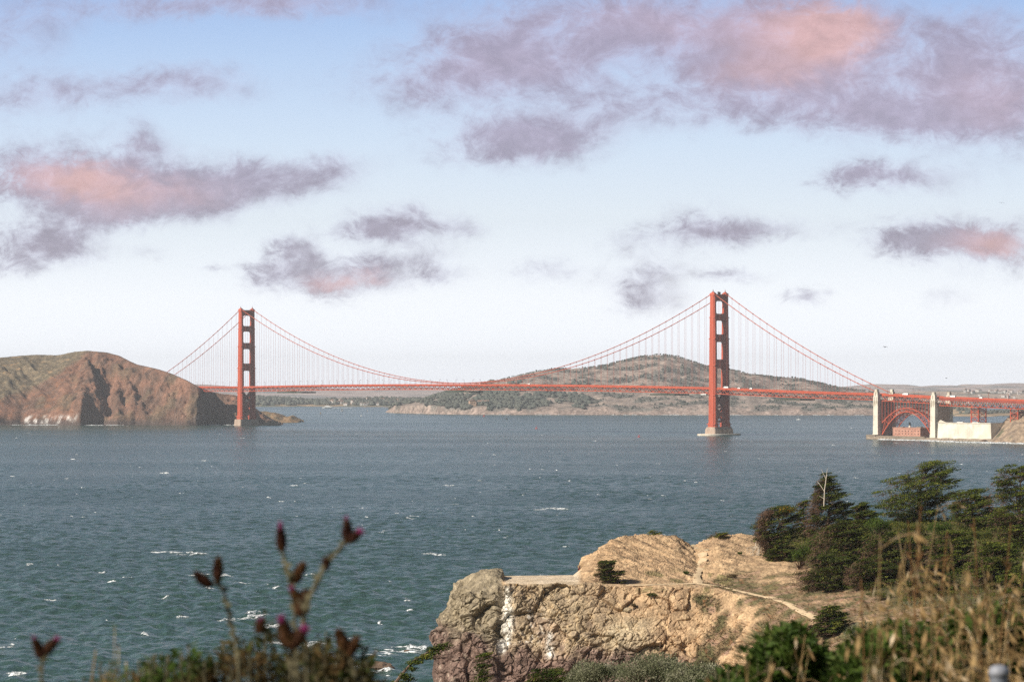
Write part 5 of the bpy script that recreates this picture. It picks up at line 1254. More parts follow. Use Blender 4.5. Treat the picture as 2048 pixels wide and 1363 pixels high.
tree_px(1213, 1122, 396, [(1121,1195,1225),(1132,1192,1238),(1145,1192,1246),(1158,1190,1250),(1170,1196,1248)], 119, 'lone small windswept cypress on the bare ledge', pads=75, psize=.42, leaf=.24, dead=.12, m_='cypress_dark', wind=1.0)
tree_px(1308, 1060, 423, [(1060,1300,1312),(1065,1296,1322),(1069,1297,1324)], 120, 'tiny flattened cypress on the crest of the bare mound', pads=16, psize=.35, spr=45, leaf=.2, wind=1.2)
tree_px(1440, 1066, 430, [(1064,1440,1452),(1071,1415,1458),(1080,1410,1440)], 121, 'low reddish shrub on the crest right of the saddle', pads=26, psize=.38, spr=45, leaf=.2, wind=1.0, dead=.2)
# sparse cypress whose limb reaches up beside the cliff, and two tops in front of it
def hill_z(x, y):
    z = 83.62-.105*y-.03*np.maximum(0, y-130)-.10*np.maximum(0, y-170)
    c = -2.5-.03*y
    return z-np.maximum(0, c-x)*1.1-.35*np.maximum(0, 0-y)*0
s = 150/FPX
def free_tree(px, Y, rows, seed, label, **k):
    x = (px-1024)*Y/FPX; b = (x, Y, float(hill_z(x, Y))-.2); s = Y/FPX; pr = sorted([(max(HCAM-(py-YH)*s-b[2], .1), (px-xl)*s, (xr-px)*s) for py, xl, xr in rows]); return cypress(b, pr, 0, seed, label, **k)
free_tree(1090, 150, [(1328,1085,1100),(1340,1065,1125),(1358,1040,1150),(1380,1030,1165),(1420,1040,1160)], 122, 'bright green cypress top poking up in front of the reddish cliff foot', pads=130, psize=.42, leaf=.15, wind=.5, spr=80, m_='cypress', dead=.05)
free_tree(955, 150, [(1300,962,975),(1318,958,985),(1340,950,978),(1365,935,975),(1410,930,985)], 123, 'thin sparse cypress top in front of the dark red cliff foot', pads=44, psize=.26, leaf=.13, wind=.8, spr=50, dead=.05)
tl = empty('cypress_tree', W(770, 1400, 150)); tag(tl, 'leaning cypress limb reaching up to the right beside the cliff tip over the water', 'tree')
s = 150/FPX; lp = [((px-770)*s, dyy, -(py-1400)*s) for px, py, dyy in ((762,1420,.3),(785,1372,0),(805,1345,-.2),(830,1318,-.1),(858,1302,.1),(884,1290,.2))]
zb = float(hill_z(tl.location.x, 150)) if False else 40
b = MB().tube([(-1.5, 1.0, -24), (-.8, .6, -8)]+lp, [.45, .3, .16, .11, .08, .06, .04, .015], 7)
rl = np.random.default_rng(77); pcs = []
for i in range(1, 6):
    a, c = np.array(lp[i-1]), np.array(lp[i])
    for t_ in (.1, .4, .7, .95):
        p = a+(c-a)*t_; e = p+np.array([rl.uniform(.1, .8), rl.normal(0, .3), rl.uniform(-.35, .25)])*(1.1-.12*i); b.tube([tuple(p), tuple(e)], [.03, .01], 4); pcs += [e, p+(e-p)*.55]
b.build('trunk', M['bark'], tl)
pcs = np.array(pcs); n = len(pcs)*70; k = np.repeat(np.arange(len(pcs)), 70); P_ = pcs[k]+unit(rl.normal(size=(n, 3)))*rl.uniform(0, 1, (n, 1))**.5*np.array([.42, .32, .15])
Dr = unit(np.array([.8, 0, .4])+rl.normal(size=(n, 3))*.5); Nn = unit(np.array([0, 0, 1.])+rl.normal(size=(n, 3))*.5); Nn = unit(Nn-Dr*(Nn*Dr).sum(1, keepdims=True))
V, F = leaf_quads(P_, Dr, Nn, .14*rl.uniform(.6, 1.5, n), .06*rl.uniform(.6, 1.4, n), rl); link('crown', new_mesh('crown', V, F, M['cypress']), tl)

# round leafy shrubs
def shrub(loc, rx, ry, h, seed, label, m_, n=2500, leaf=.12, group=None, cat='shrub', twig=True, lobes=7, aspect=.45, name='shrub', stem_m='bark', tips=None):
    r = np.random.default_rng(seed); o = empty(name, loc); tag(o, label, cat, group)
    lc = np.c_[r.uniform(-.62, .62, lobes)*rx, r.uniform(-.62, .62, lobes)*ry, r.uniform(.45, .82, lobes)*h]; lr = r.uniform(.28, .5, lobes)
    k = r.integers(0, lobes, n); u = unit(r.normal(size=(n, 3))); u[:, 2] = np.where(r.random(n) < .6, np.abs(u[:, 2]), u[:, 2]); q = r.uniform(0, 1, (n, 1))**.35
    P_ = lc[k]+u*q*(lr[k][:, None])*np.array([rx, ry, h*.62]); P_[:, 2] = np.maximum(P_[:, 2], .03*h)
    # lumpy outline: short shoots
    P_ += (u*(.16*h*np.maximum(0, perlin(P_[:, 0]*6/rx, P_[:, 1]*6/ry, P_[:, 2]*6/h))[:, None]))
    Dr = unit(u+np.array([.15, 0, .55])+r.normal(size=(n, 3))*.5); Nn = unit(u+r.normal(size=(n, 3))*.7); Nn = unit(Nn-Dr*(Nn*Dr).sum(1, keepdims=True))
    V, F = leaf_quads(P_, Dr, Nn, leaf*r.uniform(.6, 1.4, n), leaf*aspect*r.uniform(.7, 1.3, n), r); link('foliage', new_mesh('foliage', V, F, M[m_]), o)
    if tips:
        k2 = r.choice(n, n//9); P2 = P_[k2]+u[k2]*leaf*.5; V, F = leaf_quads(P2, Dr[k2], Nn[k2], np.full(len(k2), leaf*.8), np.full(len(k2), leaf*.5), r); link('blossom', new_mesh('blossom', V, F, M[tips]), o)
    if twig:
        b = MB()
        for i in range(lobes*3):
            e = lc[i % lobes]+r.normal(size=3)*np.array([rx, ry, h])*.16; b.tube([(r.normal()*.06*rx, r.normal()*.06*ry, -.1*h), (e[0]*.45, e[1]*.45, e[2]*.5), tuple(e)], [.020*h, .014*h, .005*h], 5)
        b.build('branches', M[stem_m], o)
    return o
M['gorse'] = leaf_mat('gorse_leaves', (.055, .075, .018), (.12, .125, .03), (.20, .16, .035), .8, .8, .2, 1.6)
M['greenbush'] = leaf_mat('bright_bush_leaves', (.055, .090, .016), (.10, .15, .026), (.13, .15, .04), .8, .7, .25, 1.6)
M['orangebloom'] = leaf_mat('orange_bloom', (.42, .20, .03), (.50, .27, .04), None, 2, .8, .2)
M['silver'] = leaf_mat('silver_green_leaves', (.11, .125, .06), (.20, .20, .12), (.36, .34, .24), 1.0, .8, .2, 2.4)
M['drycover'] = leaf_mat('dry_cover_leaves', (.17, .11, .06), (.080, .080, .032), (.26, .17, .125), .5, .9, .1, 1.1)
GS = 'low shrubs among the cypresses'
for i, (px, py, Y, wpx, hpx, mm, lb, tp) in enumerate((
    (1573,1022,413,52,20,'gorse','orange flowering bush on top of the brown windswept cypress','orangebloom'),
    (1760,1052,420,70,34,'greenbush','bright green bush between the pointed and flat-topped cypresses',None),
    (1815,1062,416,90,34,'gorse','yellow green gorse below the flat-topped cypress',None),
    (1880,1060,414,60,30,'greenbush','light green bush under the right limbs of the flat-topped cypress',None),
    (1600,1098,404,50,24,'greenbush','bright green low bush at the corner of the bare slope',None),
    (1635,1075,410,46,30,'greenbush','green bush at the foot of the pointed cypress',None),
    (1960,1075,410,60,36,'gorse','yellowish gorse below the rounded cypress',None),
    (1835,1092,398,50,24,'silver','grey green shrub in front of the wide dark cypress','orangebloom'),
    (1760,1195,370,60,22,'gorse','low green shrub on the bare patch below the clump',None),
    (1845,1215,360,70,30,'silver','grey shrub on the dry slope low behind the tall stalks',None),
    (1720,1262,345,90,44,'silver','grey brown scrub right of the dense trail-end cypress',None),
    (1790,1285,330,110,50,'gorse','dark scrub at the foot of the dry slope behind the grass',None),
    (1900,1270,330,120,60,'greenbush','green scrub behind the thick of the dry grass',None),
    (2000,1250,335,120,60,'gorse','yellow green scrub behind the grass at the right edge',None),
    (1302,1190,388,26,12,'gorse','small green tuft under the trail on the tan cliff',None),
    (1268,1212,386,10,12,'drycover','tiny rusty bush halfway down the tan cliff',None),
    (1372,1145,405,12,7,'greenbush','tiny green tuft left of the saddle trail',None),
    (1480,1105,415,10,7,'greenbush','tiny green tuft on the sandy slope left of the tree clump',None),
    (1465,1150,402,26,8,'drycover','dry grass tuft above the trail bend',None))):
    x = (px-1024)*Y/FPX; s = Y/FPX; g0 = ground_z(x, Y); zt = HCAM-(py-hpx/2-YH)*s
    if py < 1030: g0 = HCAM-(py+hpx/2-YH)*s
    if hpx < 14: p = surf_pt(px, py+hpx/2); x, Y, g0 = p.x, p.y-.05, p.z-.05; zt = g0+hpx*s
    h = max(zt-g0, hpx*s*.8); h = min(h, hpx*s*2.2)
    shrub((x, Y, zt-h), wpx*s/2, wpx*s*.4, h, 300+i, lb, mm, n=int(700+wpx*hpx*1.0), leaf=.20 if wpx > 30 else .13, group=GS, tips=tp)
# bleached roots hanging at the edge of the bare slope
p = surf_pt(1521, 1108); r_ = empty('dead_shrub', (p.x, p.y-.4, p.z)); tag(r_, 'bleached dead shrub with bare twisted limbs at the left end of the clump', 'shrub'); b = MB(); rr = np.random.default_rng(8)
for k in range(22):
    x0, x1 = rr.normal(0, .4), rr.normal(0, .9); b.tube([(x0, 0, 2.2+rr.normal(0, .3)), (x0*.6+x1*.3, -.15, 1.2), (x1, -.3, .3+rr.normal(0, .5)), (x1+rr.normal(0, .3), -.35, -.5-rr.random())], [.05, .045, .035, .012], 5)
b.build('bare_limbs', M['deadwood'], r_)
for (px, py, lb) in ((1790,1168,'pale dead log lying below the clump'), (1650,1158,'short bleached stump at the edge of the creeping cypress')):
    p = surf_pt(px, py); o = MB().tube([(-.9, -.5, .5), (-.2, -.5, .25), (.6, -.6, -.15), (1.0, -.6, -.5)], [.05, .1, .12, .07], 6).build('dead_log', M['deadwood'], None, True, (p.x, p.y, p.z+.1)); tag(o, lb, 'log')
# ground cover of succulents and dry tufts on the slopes
cr = np.random.default_rng(55); n = 52000; ii = cr.integers(0, CV.shape[0]-1, n); jj = cr.integers(0, CV.shape[1]-1, n); Pp = CV[ii, jj]
qx = 1024+Pp[:, 0]*FPX/Pp[:, 1]; qy = YH-(Pp[:, 2]-HCAM)*FPX/Pp[:, 1]; nn_ = fbm(Pp[:, 0]/3.5, Pp[:, 1]/3.5, Pp[:, 2]/3.5, 4); n3_ = fbm(Pp[:, 0]/9, Pp[:, 1]/9, Pp[:, 2]/9, 3)
cov = (n3_+.5*nn_+np.interp(qx, [1330, 1400, 1480, 1560, 1640], [-.9, -.02, .15, .25, .35]))
kp = (qx > 1340) & (qy > 1125) & (qy < 1420) & (cov > cr.uniform(-.05, .25, n)); trailp = np.array([surf_pt(*t_)[:] for t_ in ((1395,1166),(1420,1169),(1440,1172),(1465,1177),(1490,1183),(1512,1188),(1535,1193),(1552,1199),(1570,1206),(1588,1214),(1605,1222),(1620,1230),(1632,1237))])
dm = np.min(((Pp[:, None, :2]-trailp[None, :, :2])**2).sum(-1), 1); kp &= dm > 1.3
Pp = Pp[kp]; m3 = len(Pp); per = 5; P_ = np.repeat(Pp, per, 0)+cr.normal(size=(m3*per, 3))*np.array([.13, .13, .03])+np.array([0, 0, .07]); nq = len(P_)
Dr = unit(cr.normal(size=(nq, 3))*np.array([1, 1, .3])+np.array([.2, 0, .9])); Nn = unit(np.array([0, -.3, 1.])+cr.normal(size=(nq, 3))*.6); Nn = unit(Nn-Dr*(Nn*Dr).sum(1, keepdims=True))
V, F = leaf_quads(P_, Dr, Nn, .17*cr.uniform(.5, 1.5, nq), .09*cr.uniform(.5, 1.5, nq), cr); tag(link('ground_cover', new_mesh('ground_cover', V, F, M['drycover'])), kind='stuff')

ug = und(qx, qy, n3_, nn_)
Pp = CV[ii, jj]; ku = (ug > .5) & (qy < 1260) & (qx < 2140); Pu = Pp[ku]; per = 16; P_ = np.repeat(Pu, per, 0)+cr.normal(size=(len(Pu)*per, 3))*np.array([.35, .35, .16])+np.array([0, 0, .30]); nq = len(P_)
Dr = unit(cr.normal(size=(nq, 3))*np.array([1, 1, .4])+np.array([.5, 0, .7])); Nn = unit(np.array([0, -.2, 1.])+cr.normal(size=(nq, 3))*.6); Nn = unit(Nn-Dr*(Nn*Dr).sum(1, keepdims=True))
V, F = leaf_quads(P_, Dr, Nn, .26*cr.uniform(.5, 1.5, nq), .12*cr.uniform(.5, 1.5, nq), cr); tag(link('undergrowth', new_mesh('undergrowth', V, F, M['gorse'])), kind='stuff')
# a hiker half hidden where the ledge drops away behind the mound
def person():
    x, Y, _ = W(1159.5, 1140, 415); r = empty('person', (x, Y, HCAM-(1132-YH)*415/FPX-1.72)); tag(r, 'person in a dark red jacket half hidden behind the left foot of the bare mound', 'person')
    me = bpy.data.meshes.new('body'); vs = [(0,0,.95),(0,0,1.15),(0,.01,1.38),(0,.0,1.5),(0,-.02,1.62),(.17,0,1.40),(.24,.02,1.14),(.22,-.06,.92),(-.17,0,1.40),(-.24,.02,1.14),(-.22,-.06,.92),(.1,0,.88),(.11,-.01,.48),(.11,.02,.06),(.11,-.12,.03),(-.1,0,.88),(-.12,-.01,.48),(-.12,.02,.06),(-.12,-.12,.03),(0,-.02,1.74)]
    es = [(0,1),(1,2),(2,3),(3,4),(2,5),(5,6),(6,7),(2,8),(8,9),(9,10),(0,11),(11,12),(12,13),(13,14),(0,15),(15,16),(16,17),(17,18),(4,19)]
    me.from_pydata(vs, es, []); o = link('body', me, r); me.materials.append(mat('dark_red_jacket', (.10, .015, .015), .8, .2, 5))
    md = o.modifiers.new('skin', 'SKIN'); rad = [.15,.15,.17,.055,.09,.075,.055,.04,.075,.055,.04,.09,.065,.045,.035,.09,.065,.045,.035,.075]
    for v, q in zip(me.skin_vertices[0].data, rad): v.radius = (q, q)
    me.skin_vertices[0].data[0].use_root = True; o.modifiers.new('sub', 'SUBSURF').levels = 1
    MB().lathe([(.02, 1.56), (.085, 1.60), (.105, 1.70), (.09, 1.78), (.02, 1.82)], 0, .01, 10).build('hair', M['black'], r)
person()

# ================================================================ hillside under the viewer
ys = np.concatenate([np.arange(-14, 10, .8), np.arange(10, 330, 5.)]); xs = np.concatenate([np.arange(-70, -8, 4.), np.arange(-8, 8, .5), np.arange(8, 130, 4.)])
def z_hill(X, Y): return hill_z(X, Y)+.10*fbm(X/1.5, Y/1.5, 1., 3)*sstep(0, 3, np.abs(Y)+1)
grid_land('hillside', xs, ys, z_hill, lambda X, Y, Z: lerpc((.14, .11, .06), (.075, .08, .03), sstep(-.2, .3, fbm(X/2, Y/2, 3., 3))), attr_mat('dry_hillside', var=.3, scale=1.2, bump=.05, bscale=5))
# silver-leaved bushes on the slope below
for i, (px, py, Y, wpx, lb) in enumerate(((1195,1322,118,120,'silvery grey green bush at the bottom, left of the other two'),(1300,1312,110,150,'wide silvery grey green bush at the bottom in front of the tan cliff foot'),(1395,1332,104,130,'silvery grey green bush at the bottom nearest the dark green shrubs'))):
    s = Y/FPX; x = (px-1024)*s; z0 = float(hill_z(x, Y))-.1; h = HCAM-(py-YH)*s-z0
    shrub((x, Y, z0), wpx*s/2*1.15, 1.6, h, 400+i, lb, 'silver', n=11000, leaf=.085, group='silvery bushes on the slope below', lobes=14)

# ---------------------------------------------------------------- foreground plants, close to the viewer
M['fgreen'] = leaf_mat('dark_shrub_leaves', (.030, .055, .010), (.065, .105, .018), (.11, .13, .03), 9, .6, .3, 22)
M['fbrown'] = leaf_mat('brown_seedheads', (.036, .042, .012), (.085, .050, .020), (.034, .060, .012), 16, .9, .15, 30)
M['thistlehead'] = leaf_mat('thistle_bracts', (.060, .024, .018), (.105, .050, .022), (.15, .085, .03), 40, .8, .15, 80)
M['thistlepink'] = leaf_mat('thistle_petals', (.28, .03, .14), (.36, .05, .20), None, 60, .7, .3)
M['stem'] = mat('woolly_stem', (.095, .082, .045), .9, .3, 60)
M['oat'] = leaf_mat('dry_grass_blades', (.46, .31, .14), (.20, .12, .05), (.68, .54, .36), 6, .8, .35, 24)
M['stalk'] = mat('rusty_dry_stalk', (.17, .085, .032), .9, .3, 20)
def wpt(px, py, Y): return Vector(W(px, py, Y))
def thistle(pts, heads, Y, label, seed, base=None):
    """pts: stem row of photo points from the ground up; heads: (px, py, length px, width px, tilt, pink)"""
    r = random.Random(seed); b0 = wpt(pts[0][0], pts[0][1], Y); gz = float(hill_z(b0.x, Y)); foot = Vector((b0.x+.02, Y, gz-.03)); s = Y/FPX
    o = empty('thistle', foot); tag(o, label, 'thistle', 'thistles close to the viewer'); L = lambda p: tuple(p-foot)
    P_ = [foot, foot.lerp(b0, .6)+Vector((.01, 0, 0))]+[wpt(px, py, Y)+Vector((0, r.uniform(-.01, .01), 0)) for px, py in pts]
    st = MB().tube([L(p) for p in P_], [.0018]+[.0015]*(len(P_)-2)+[.0010], 7)
    for i in range(2, len(P_)-1):
        for k in range(5):                                        # spiny wings along the stem
            q = P_[i].lerp(P_[i+1], k/5); a = r.uniform(0, 6.28); d = Vector((math.cos(a), math.sin(a), .5))*.006; st.add([L(q-Vector((0, 0, .004))), L(q+d), L(q+Vector((0, 0, .005)))], [(0, 1, 2)])
    for h in heads:
        hp = wpt(h[0], h[1], Y); n = min(P_[2:], key=lambda p: (p-hp).length if p.z < hp.z+.002 else 9)
        st.tube([L(n), L(n.lerp(hp, .5)+Vector((0, 0, -.002))), L(hp)], [.0022, .0018, .002], 6)
    st.build('stem', M['stem'], o)
    rn = np.random.default_rng(seed)
    for (px, py, ln, wd, tilt, pink) in heads:
        ln *= .92; wd *= .84
        c = np.array(wpt(px, py, Y)-foot); ax = np.array([math.sin(tilt), 0, math.cos(tilt)]); n = 150; t = rn.uniform(0, 1, n); a = rn.uniform(0, 2*np.pi, n)
        prof_ = np.interp(t, [0, .15, .45, .8, 1], [.25, .85, 1.0, .72, .35])*wd*s/2; e1 = np.array([math.cos(tilt), 0, -math.sin(tilt)]); e2 = np.array([0, 1., 0])
        rad = np.cos(a)[:, None]*e1+np.sin(a)[:, None]*e2; p = c+ax*((t-.5)*ln*s)[:, None]+rad*prof_[:, None]
        Dr = unit(ax*1.0+rad*.55+rn.normal(size=(n, 3))*.15); V, F = leaf_quads(p, Dr, unit(rad-Dr*(rad*Dr).sum(1, keepdims=True)), np.full(n, ln*s*.28), np.full(n, wd*s*.22), rn)
        hb_ = MB(); hb_.tube([tuple(c+ax*q*ln*s) for q in (-.5, -.35, 0, .3, .48)], [wd*s*.12, wd*s*.34, wd*s*.38, wd*s*.28, wd*s*.13], 8); hb_.add(V, F); hd = hb_.build('flower_head', M['thistlehead'], o)
        if pink:
            m_ = 60; t = rn.uniform(.35, .6, m_); a = rn.uniform(0, 2*np.pi, m_); rad = np.cos(a)[:, None]*e1+np.sin(a)[:, None]*e2; p = c+ax*(t*ln*s)[:, None]+rad*(rn.uniform(.05, .35, m_)*wd*s)[:, None]*pink
            Dr = unit(ax+rad*.5); V, F = leaf_quads(p, Dr, unit(rad-Dr*(rad*Dr).sum(1, keepdims=True)), np.full(m_, ln*s*.4), np.full(m_, wd*s*.10), rn); link('petals', new_mesh('petals', V, F, M['thistlepink']), hd)
thistle([(596,1330),(590,1262),(586,1205),(578,1150),(566,1108)], [(562,1078,52,24,-.05,.5),(597,1146,50,26,.5,0)], 2.6, 'thistle with a tall dark head, left of the two high stems', 1)
thistle([(612,1330),(608,1260),(612,1215),(632,1165),(660,1120),(688,1085)], [(694,1062,48,26,-.05,.3),(708,1072,34,26,.9,1.1),(652,1126,28,20,-.2,0),(606,1205,56,34,.3,0),(592,1190,34,24,-.6,.8)], 2.5, 'thistle with the highest pair of heads, one opening pink', 2)
thistle([(478,1330),(470,1280),(460,1230),(448,1185),(438,1165)], [(436,1138,52,24,.05,0),(406,1158,44,26,-.9,0)], 2.7, 'thistle with two brown heads at the left of the cluster', 3)
thistle([(86,1400),(86,1350),(87,1318)], [(78,1298,46,26,-.4,.3),(100,1292,40,26,.75,1.0)], 2.4, 'lone thistle near the lower left corner with a pink head', 4)
thistle([(585,1370),(582,1320),(580,1290)], [(572,1268,60,40,-.3,.5),(594,1276,50,36,.7,1.0),(520,1252,30,26,0,.8)], 2.3, 'short thistle with pink heads low in the middle of the brown shrub', 5)
thistle([(720,1380),(705,1330),(690,1290)], [(684,1278,44,30,-.4,0),(706,1290,44,28,.5,0)], 2.6, 'thistle with dull brown heads at the right side of the brown shrub', 6)
def fg_shrub(px0, px1, ytop, Y, seed, label, m_, n, leaf, group, tips=None, aspect=.45, lobes=16, edge=.25):
    """dense near shrub whose top edge follows the given row"""
    r = np.random.default_rng(seed); s = Y/FPX; cx_ = ((px0+px1)/2-1024)*s; gz = float(hill_z(cx_, Y)); o = empty('shrub', (cx_, Y, gz)); tag(o, label, 'shrub', group)
    hw = (px1-px0)/2*s; zt = HCAM-(ytop-YH)*s-gz
    sh_ = 46; sx = r.uniform(-1, 1, sh_*2); kq = Y/FPX; top = zt-100*kq*np.abs(sx)**2.5-np.abs(r.normal(0, 26, sh_*2))*kq-22*kq*(1+perlin(sx*5+seed, .3, .7)); sy = r.uniform(-.18, .18, sh_*2)
    b = MB(); Ps, Ds, Ns = [], [], []
    for i in range(sh_*2):
        e = np.array([sx[i]*hw, sy[i], top[i]]); m0 = np.array([e[0]*.8, e[1]*.7, e[2]-.25]); root = np.array([e[0]*.25, 0, 0]); b.tube([tuple(root), tuple(m0), tuple(e)], [.0045, .0024, .0009], 5)
        k = n//(sh_*2); t = r.uniform(0, 1, k)**1.3; base = e+(m0-e)*t[:, None]*1.0; a = r.uniform(0, 6.283, k); rad = np.c_[np.cos(a), np.sin(a), np.zeros(k)]
        Ps.append(base+rad*(leaf*.55*(1+t*1.2))[:, None]); d = unit(rad+np.array([0, 0, .75])+r.normal(size=(k, 3))*.35); Ds.append(d); nn2 = unit(np.array([0, 0, 1.])-rad*.4+r.normal(size=(k, 3))*.4); Ns.append(unit(nn2-d*(nn2*d).sum(1, keepdims=True)))
    b.build('branches', M['stem'], o); P_ = np.concatenate(Ps); Dr = np.concatenate(Ds); Nn = np.concatenate(Ns); q = len(P_)
    V, F = leaf_quads(P_, Dr, Nn, leaf*r.uniform(.6, 1.35, q), leaf*aspect*r.uniform(.7, 1.3, q), r); link('foliage', new_mesh('foliage', V, F, M[m_]), o)
    if tips:
        k = r.choice(q, q//22); V, F = leaf_quads(P_[k]+np.array([0, 0, leaf*.6]), unit(Dr[k]+np.array([0, 0, 1.])), Nn[k], leaf*1.1*r.uniform(.6, 1.3, len(k)), leaf*.35*r.uniform(.6, 1.3, len(k)), r); tag(link('seed_heads', new_mesh('seed_heads', V, F, M[tips]), o), kind='stuff')
GF = 'shrubs close to the viewer'
fg_shrub(350, 760, 1246, 3.2, 501, 'brown seedy shrub around the thistle stems', 'fbrown', 7000, .016, GF, 'fbrown', .35)
fg_shrub(280, 395, 1284, 3.3, 502, 'dark green leafy shrub left of the brown seedy one', 'fgreen', 2600, .015, GF)
fg_shrub(225, 300, 1310, 3.2, 503, 'small green sprig left of the dark leafy shrub', 'fgreen', 900, .015, GF)
fg_shrub(130, 235, 1322, 3.3, 504, 'low green shrub on the bottom edge at the far left', 'fgreen', 1200, .015, GF)
fg_shrub(560, 760, 1300, 3.6, 505, 'dull brown shrub on the right behind the thistles', 'fbrown', 3200, .016, GF, 'fbrown', .35)
fg_shrub(1450, 1740, 1240, 5.2, 506, 'dark green shrub with dry spikelets in front, right of the silvery bushes', 'fgreen', 9000, .026, GF)
fg_shrub(1400, 1510, 1318, 5.0, 507, 'low dark green shrub at the bottom left of the big green one', 'fgreen', 2600, .024, GF)
fg_shrub(1680, 1930, 1232, 4.6, 508, 'dark green shrub at the bottom half buried in dry grass', 'fgreen', 6500, .026, GF)
fg_shrub(1820, 2120, 1200, 5.8, 509, 'green shrub deep behind the dry grass by the grey post', 'fgreen', 9000, .028, GF)

# dry wild oats
def grass(name, n, pxr, Yr, topf, seed, spik=(5, 11), blade=2):
    r = np.random.default_rng(seed); VV, FF = [], []; off = 0
    def strip(pts, w):
        nonlocal off
        pts = np.array(pts); d = np.gradient(pts, axis=0); sd = unit(np.cross(d, np.array([r.normal()*.3, 1., 0]))); V = np.stack([pts-sd*np.array(w)[:, None], pts+sd*np.array(w)[:, None]], 1).reshape(-1, 3); k = len(pts)
        VV.append(V); FF.append(np.array([(2*i, 2*i+1, 2*i+3, 2*i+2) for i in range(k-1)])+off); off += 2*k
    SP, SD, SN, SL = [], [], [], []
    for i in range(n):
        Y = r.uniform(*Yr); px = r.uniform(*pxr); py = topf(px)+abs(r.normal(0, 70))+r.uniform(0, 25)
        x1, _, z1 = W(px, py, Y); lean = r.normal(.07, .14); x0 = x1-lean-.02; gz = float(hill_z(x0, Y)); h = z1-gz
        if h < .25: continue
        t = np.linspace(0, 1, 9); bow = r.normal(0, .05); xx = x0+lean*t**1.6+bow*np.sin(t*3.1)*.6; yy = Y+r.normal(0, .08)*t; zz = gz+h*t-(.06*h*t**5)*r.random()
        strip(np.c_[xx, yy, zz], np.interp(t, [0, 1], [.0011, .0005])*r.uniform(.7, 1.4))
        m_ = r.integers(*spik)
        for k in range(m_):
            q = r.uniform(.68, 1.0); p = np.array([np.interp(q, t, xx), np.interp(q, t, yy), np.interp(q, t, zz)]); a = r.uniform(0, 6.28); ln = r.uniform(.015, .05)*(1.3-q*.4); e = p+np.array([math.cos(a)*ln+.012, math.sin(a)*ln, r.uniform(-.01, .025)])
            strip([p, (p+e)/2+np.array([0, 0, .006]), e], [.0005]*3); SP.append(e+np.array([.004, 0, -.008])); SD.append([.35*math.cos(a)+.25, .35*math.sin(a), -r.uniform(.2, 1.0)]); SN.append([math.sin(a), -math.cos(a), .3]); SL.append(r.uniform(.018, .031))
        for k in range(r.integers(0, blade+1)):
            a = r.uniform(0, 6.28); q = r.uniform(.05, .6); p = np.array([np.interp(q, t, xx), np.interp(q, t, yy), np.interp(q, t, zz)]); ln = r.uniform(.15, .4); tt = np.linspace(0, 1, 5)
            strip(p+np.c_[math.cos(a)*ln*tt*.6, math.sin(a)*ln*tt*.6, ln*(tt*.9-.75*tt**2)], [.0022, .002, .0016, .001, .0003])
    SP, SD, SN, SL = np.array(SP), unit(np.array(SD)), np.array(SN), np.array(SL); SN = unit(SN-SD*(SN*SD).sum(1, keepdims=True))
    for (sg, wq) in ((1, .26), (-1, .2)):
        N2 = unit(np.cross(SD, SN)) if sg < 0 else SN; V, F = leaf_quads(SP, SD, N2, SL, SL*wq, r); VV.append(V); FF.append(F+off); off += len(V)
    tag(link(name, new_mesh(name, np.concatenate(VV), np.concatenate(FF), M['oat'])), kind='stuff')
gtop = prof([(1250,1330),(1340,1230),(1420,1290),(1500,1240),(1600,1180),(1690,1150),(1740,1060),(1800,1080),(1850,1020),(1900,1000),(1960,1040),(2000,1080),(2060,1060),(2200,1040)])
grass('grass', 50, (1740, 2130), (3.4, 6.2), lambda p: float(gtop(p))-25, 601, (12, 24), 1)
grass('grass', 46, (1870, 2140), (3.3, 5.2), lambda p: 1150+80*float(perlin(p/60, .3, .2)), 602, (12, 24), 2)
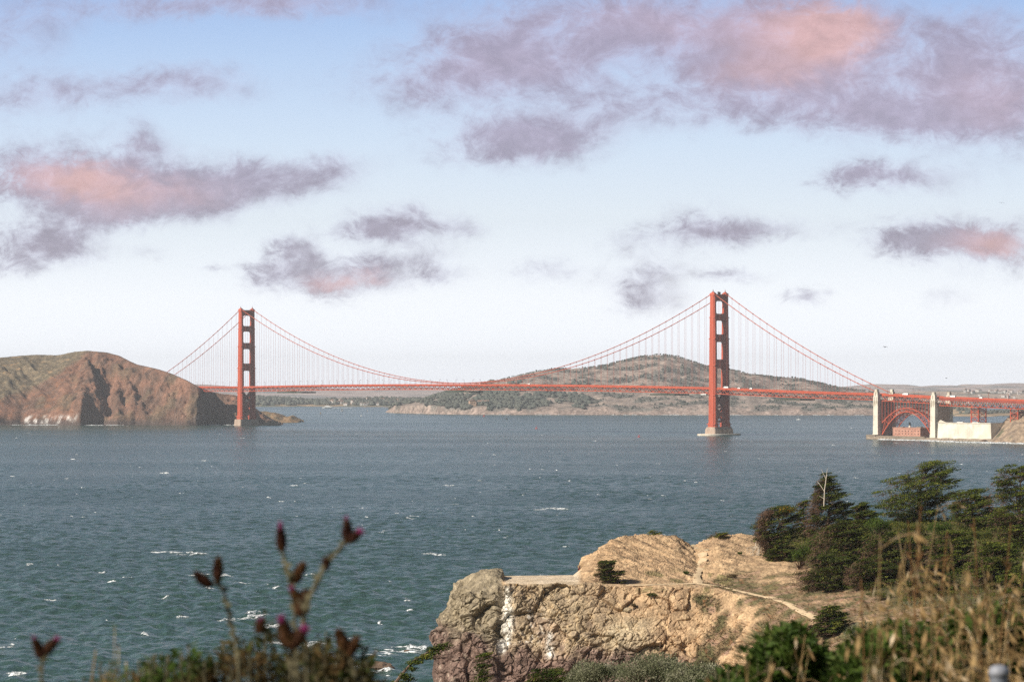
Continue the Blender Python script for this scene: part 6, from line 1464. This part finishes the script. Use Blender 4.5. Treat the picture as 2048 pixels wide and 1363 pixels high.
grass('grass', 16, (1700, 1880), (3.4, 5.0), lambda p: 1235+50*float(perlin(p/50, .3, .2)), 605, (8, 18), 1)
grass('grass', 34, (1290, 1700), (3.4, 5.0), lambda p: float(gtop(p))+25, 603, (8, 14), 1)
grass('grass', 9, (190, 300), (2.8, 3.2), lambda p: 1215, 604, (5, 9), 0)
# single tall rusty stalks
for i, (px, ytop, Y, ln, lb) in enumerate(((1842,1010,4.2,0.06,'tallest straight rusty stalk in the dry grass'),(1816,1040,4.6,-.07,'rusty stalk just left of the tallest one'),(1895,1060,4.4,.10,'rusty stalk with a brown tip right of the tallest one'),(1948,1035,4.8,-.05,'thin rusty stalk in front of the rounded cypress'),(2022,1045,4.6,.08,'thin rusty stalk near the right edge'),(1722,1155,4.0,-.04,'short leaning rusty stalk at the left edge of the dry grass'))):
    s = Y/FPX; x1, _, z1 = W(px, ytop, Y); x0 = x1-ln; gz = float(hill_z(x0, Y)); r = empty('dry_stalk', (x0, Y, gz-.03)); tag(r, lb, 'plant', 'tall rusty stalks in the grass'); h = z1-gz+.03
    b = MB().tube([(0, 0, 0), (.006*math.sin(i), 0, h*.5), (ln, 0, h)], [.0017, .0014, .0008], 6); q = random.Random(i)
    for k in range(16):
        t_ = q.uniform(.62, .99); a = q.uniform(0, 6.28); b.tube([(ln*t_, 0, h*t_), (ln*t_+.006*math.cos(a), .006*math.sin(a), h*t_+.012)], [.0016, .0008], 4)
    b.build('stem', M['stalk'], r)
# grey post at the lower right
x, Y, z = W(1998, 1328, 3.1); gz = float(hill_z(x, Y)); po = empty('post', (x, Y, gz-.1)); tag(po, 'grey round post with a domed cap at the lower right corner', 'post'); h = z-gz+.1
MB().lathe([(.0102, 0), (.0102, h-.0135), (.0099, h-.0125)], 0, 0, 20).build('shaft', M['grey'], po, True)
MB().lathe([(.0100, h-.0130), (.0115, h-.0127), (.0115, h-.0075), (.0102, h-.0035), (.0062, h-.0008), (.0012, h)], 0, 0, 20).build('cap', mat('grey_cap', (.24, .25, .28), .45, .1, 8), po, True)
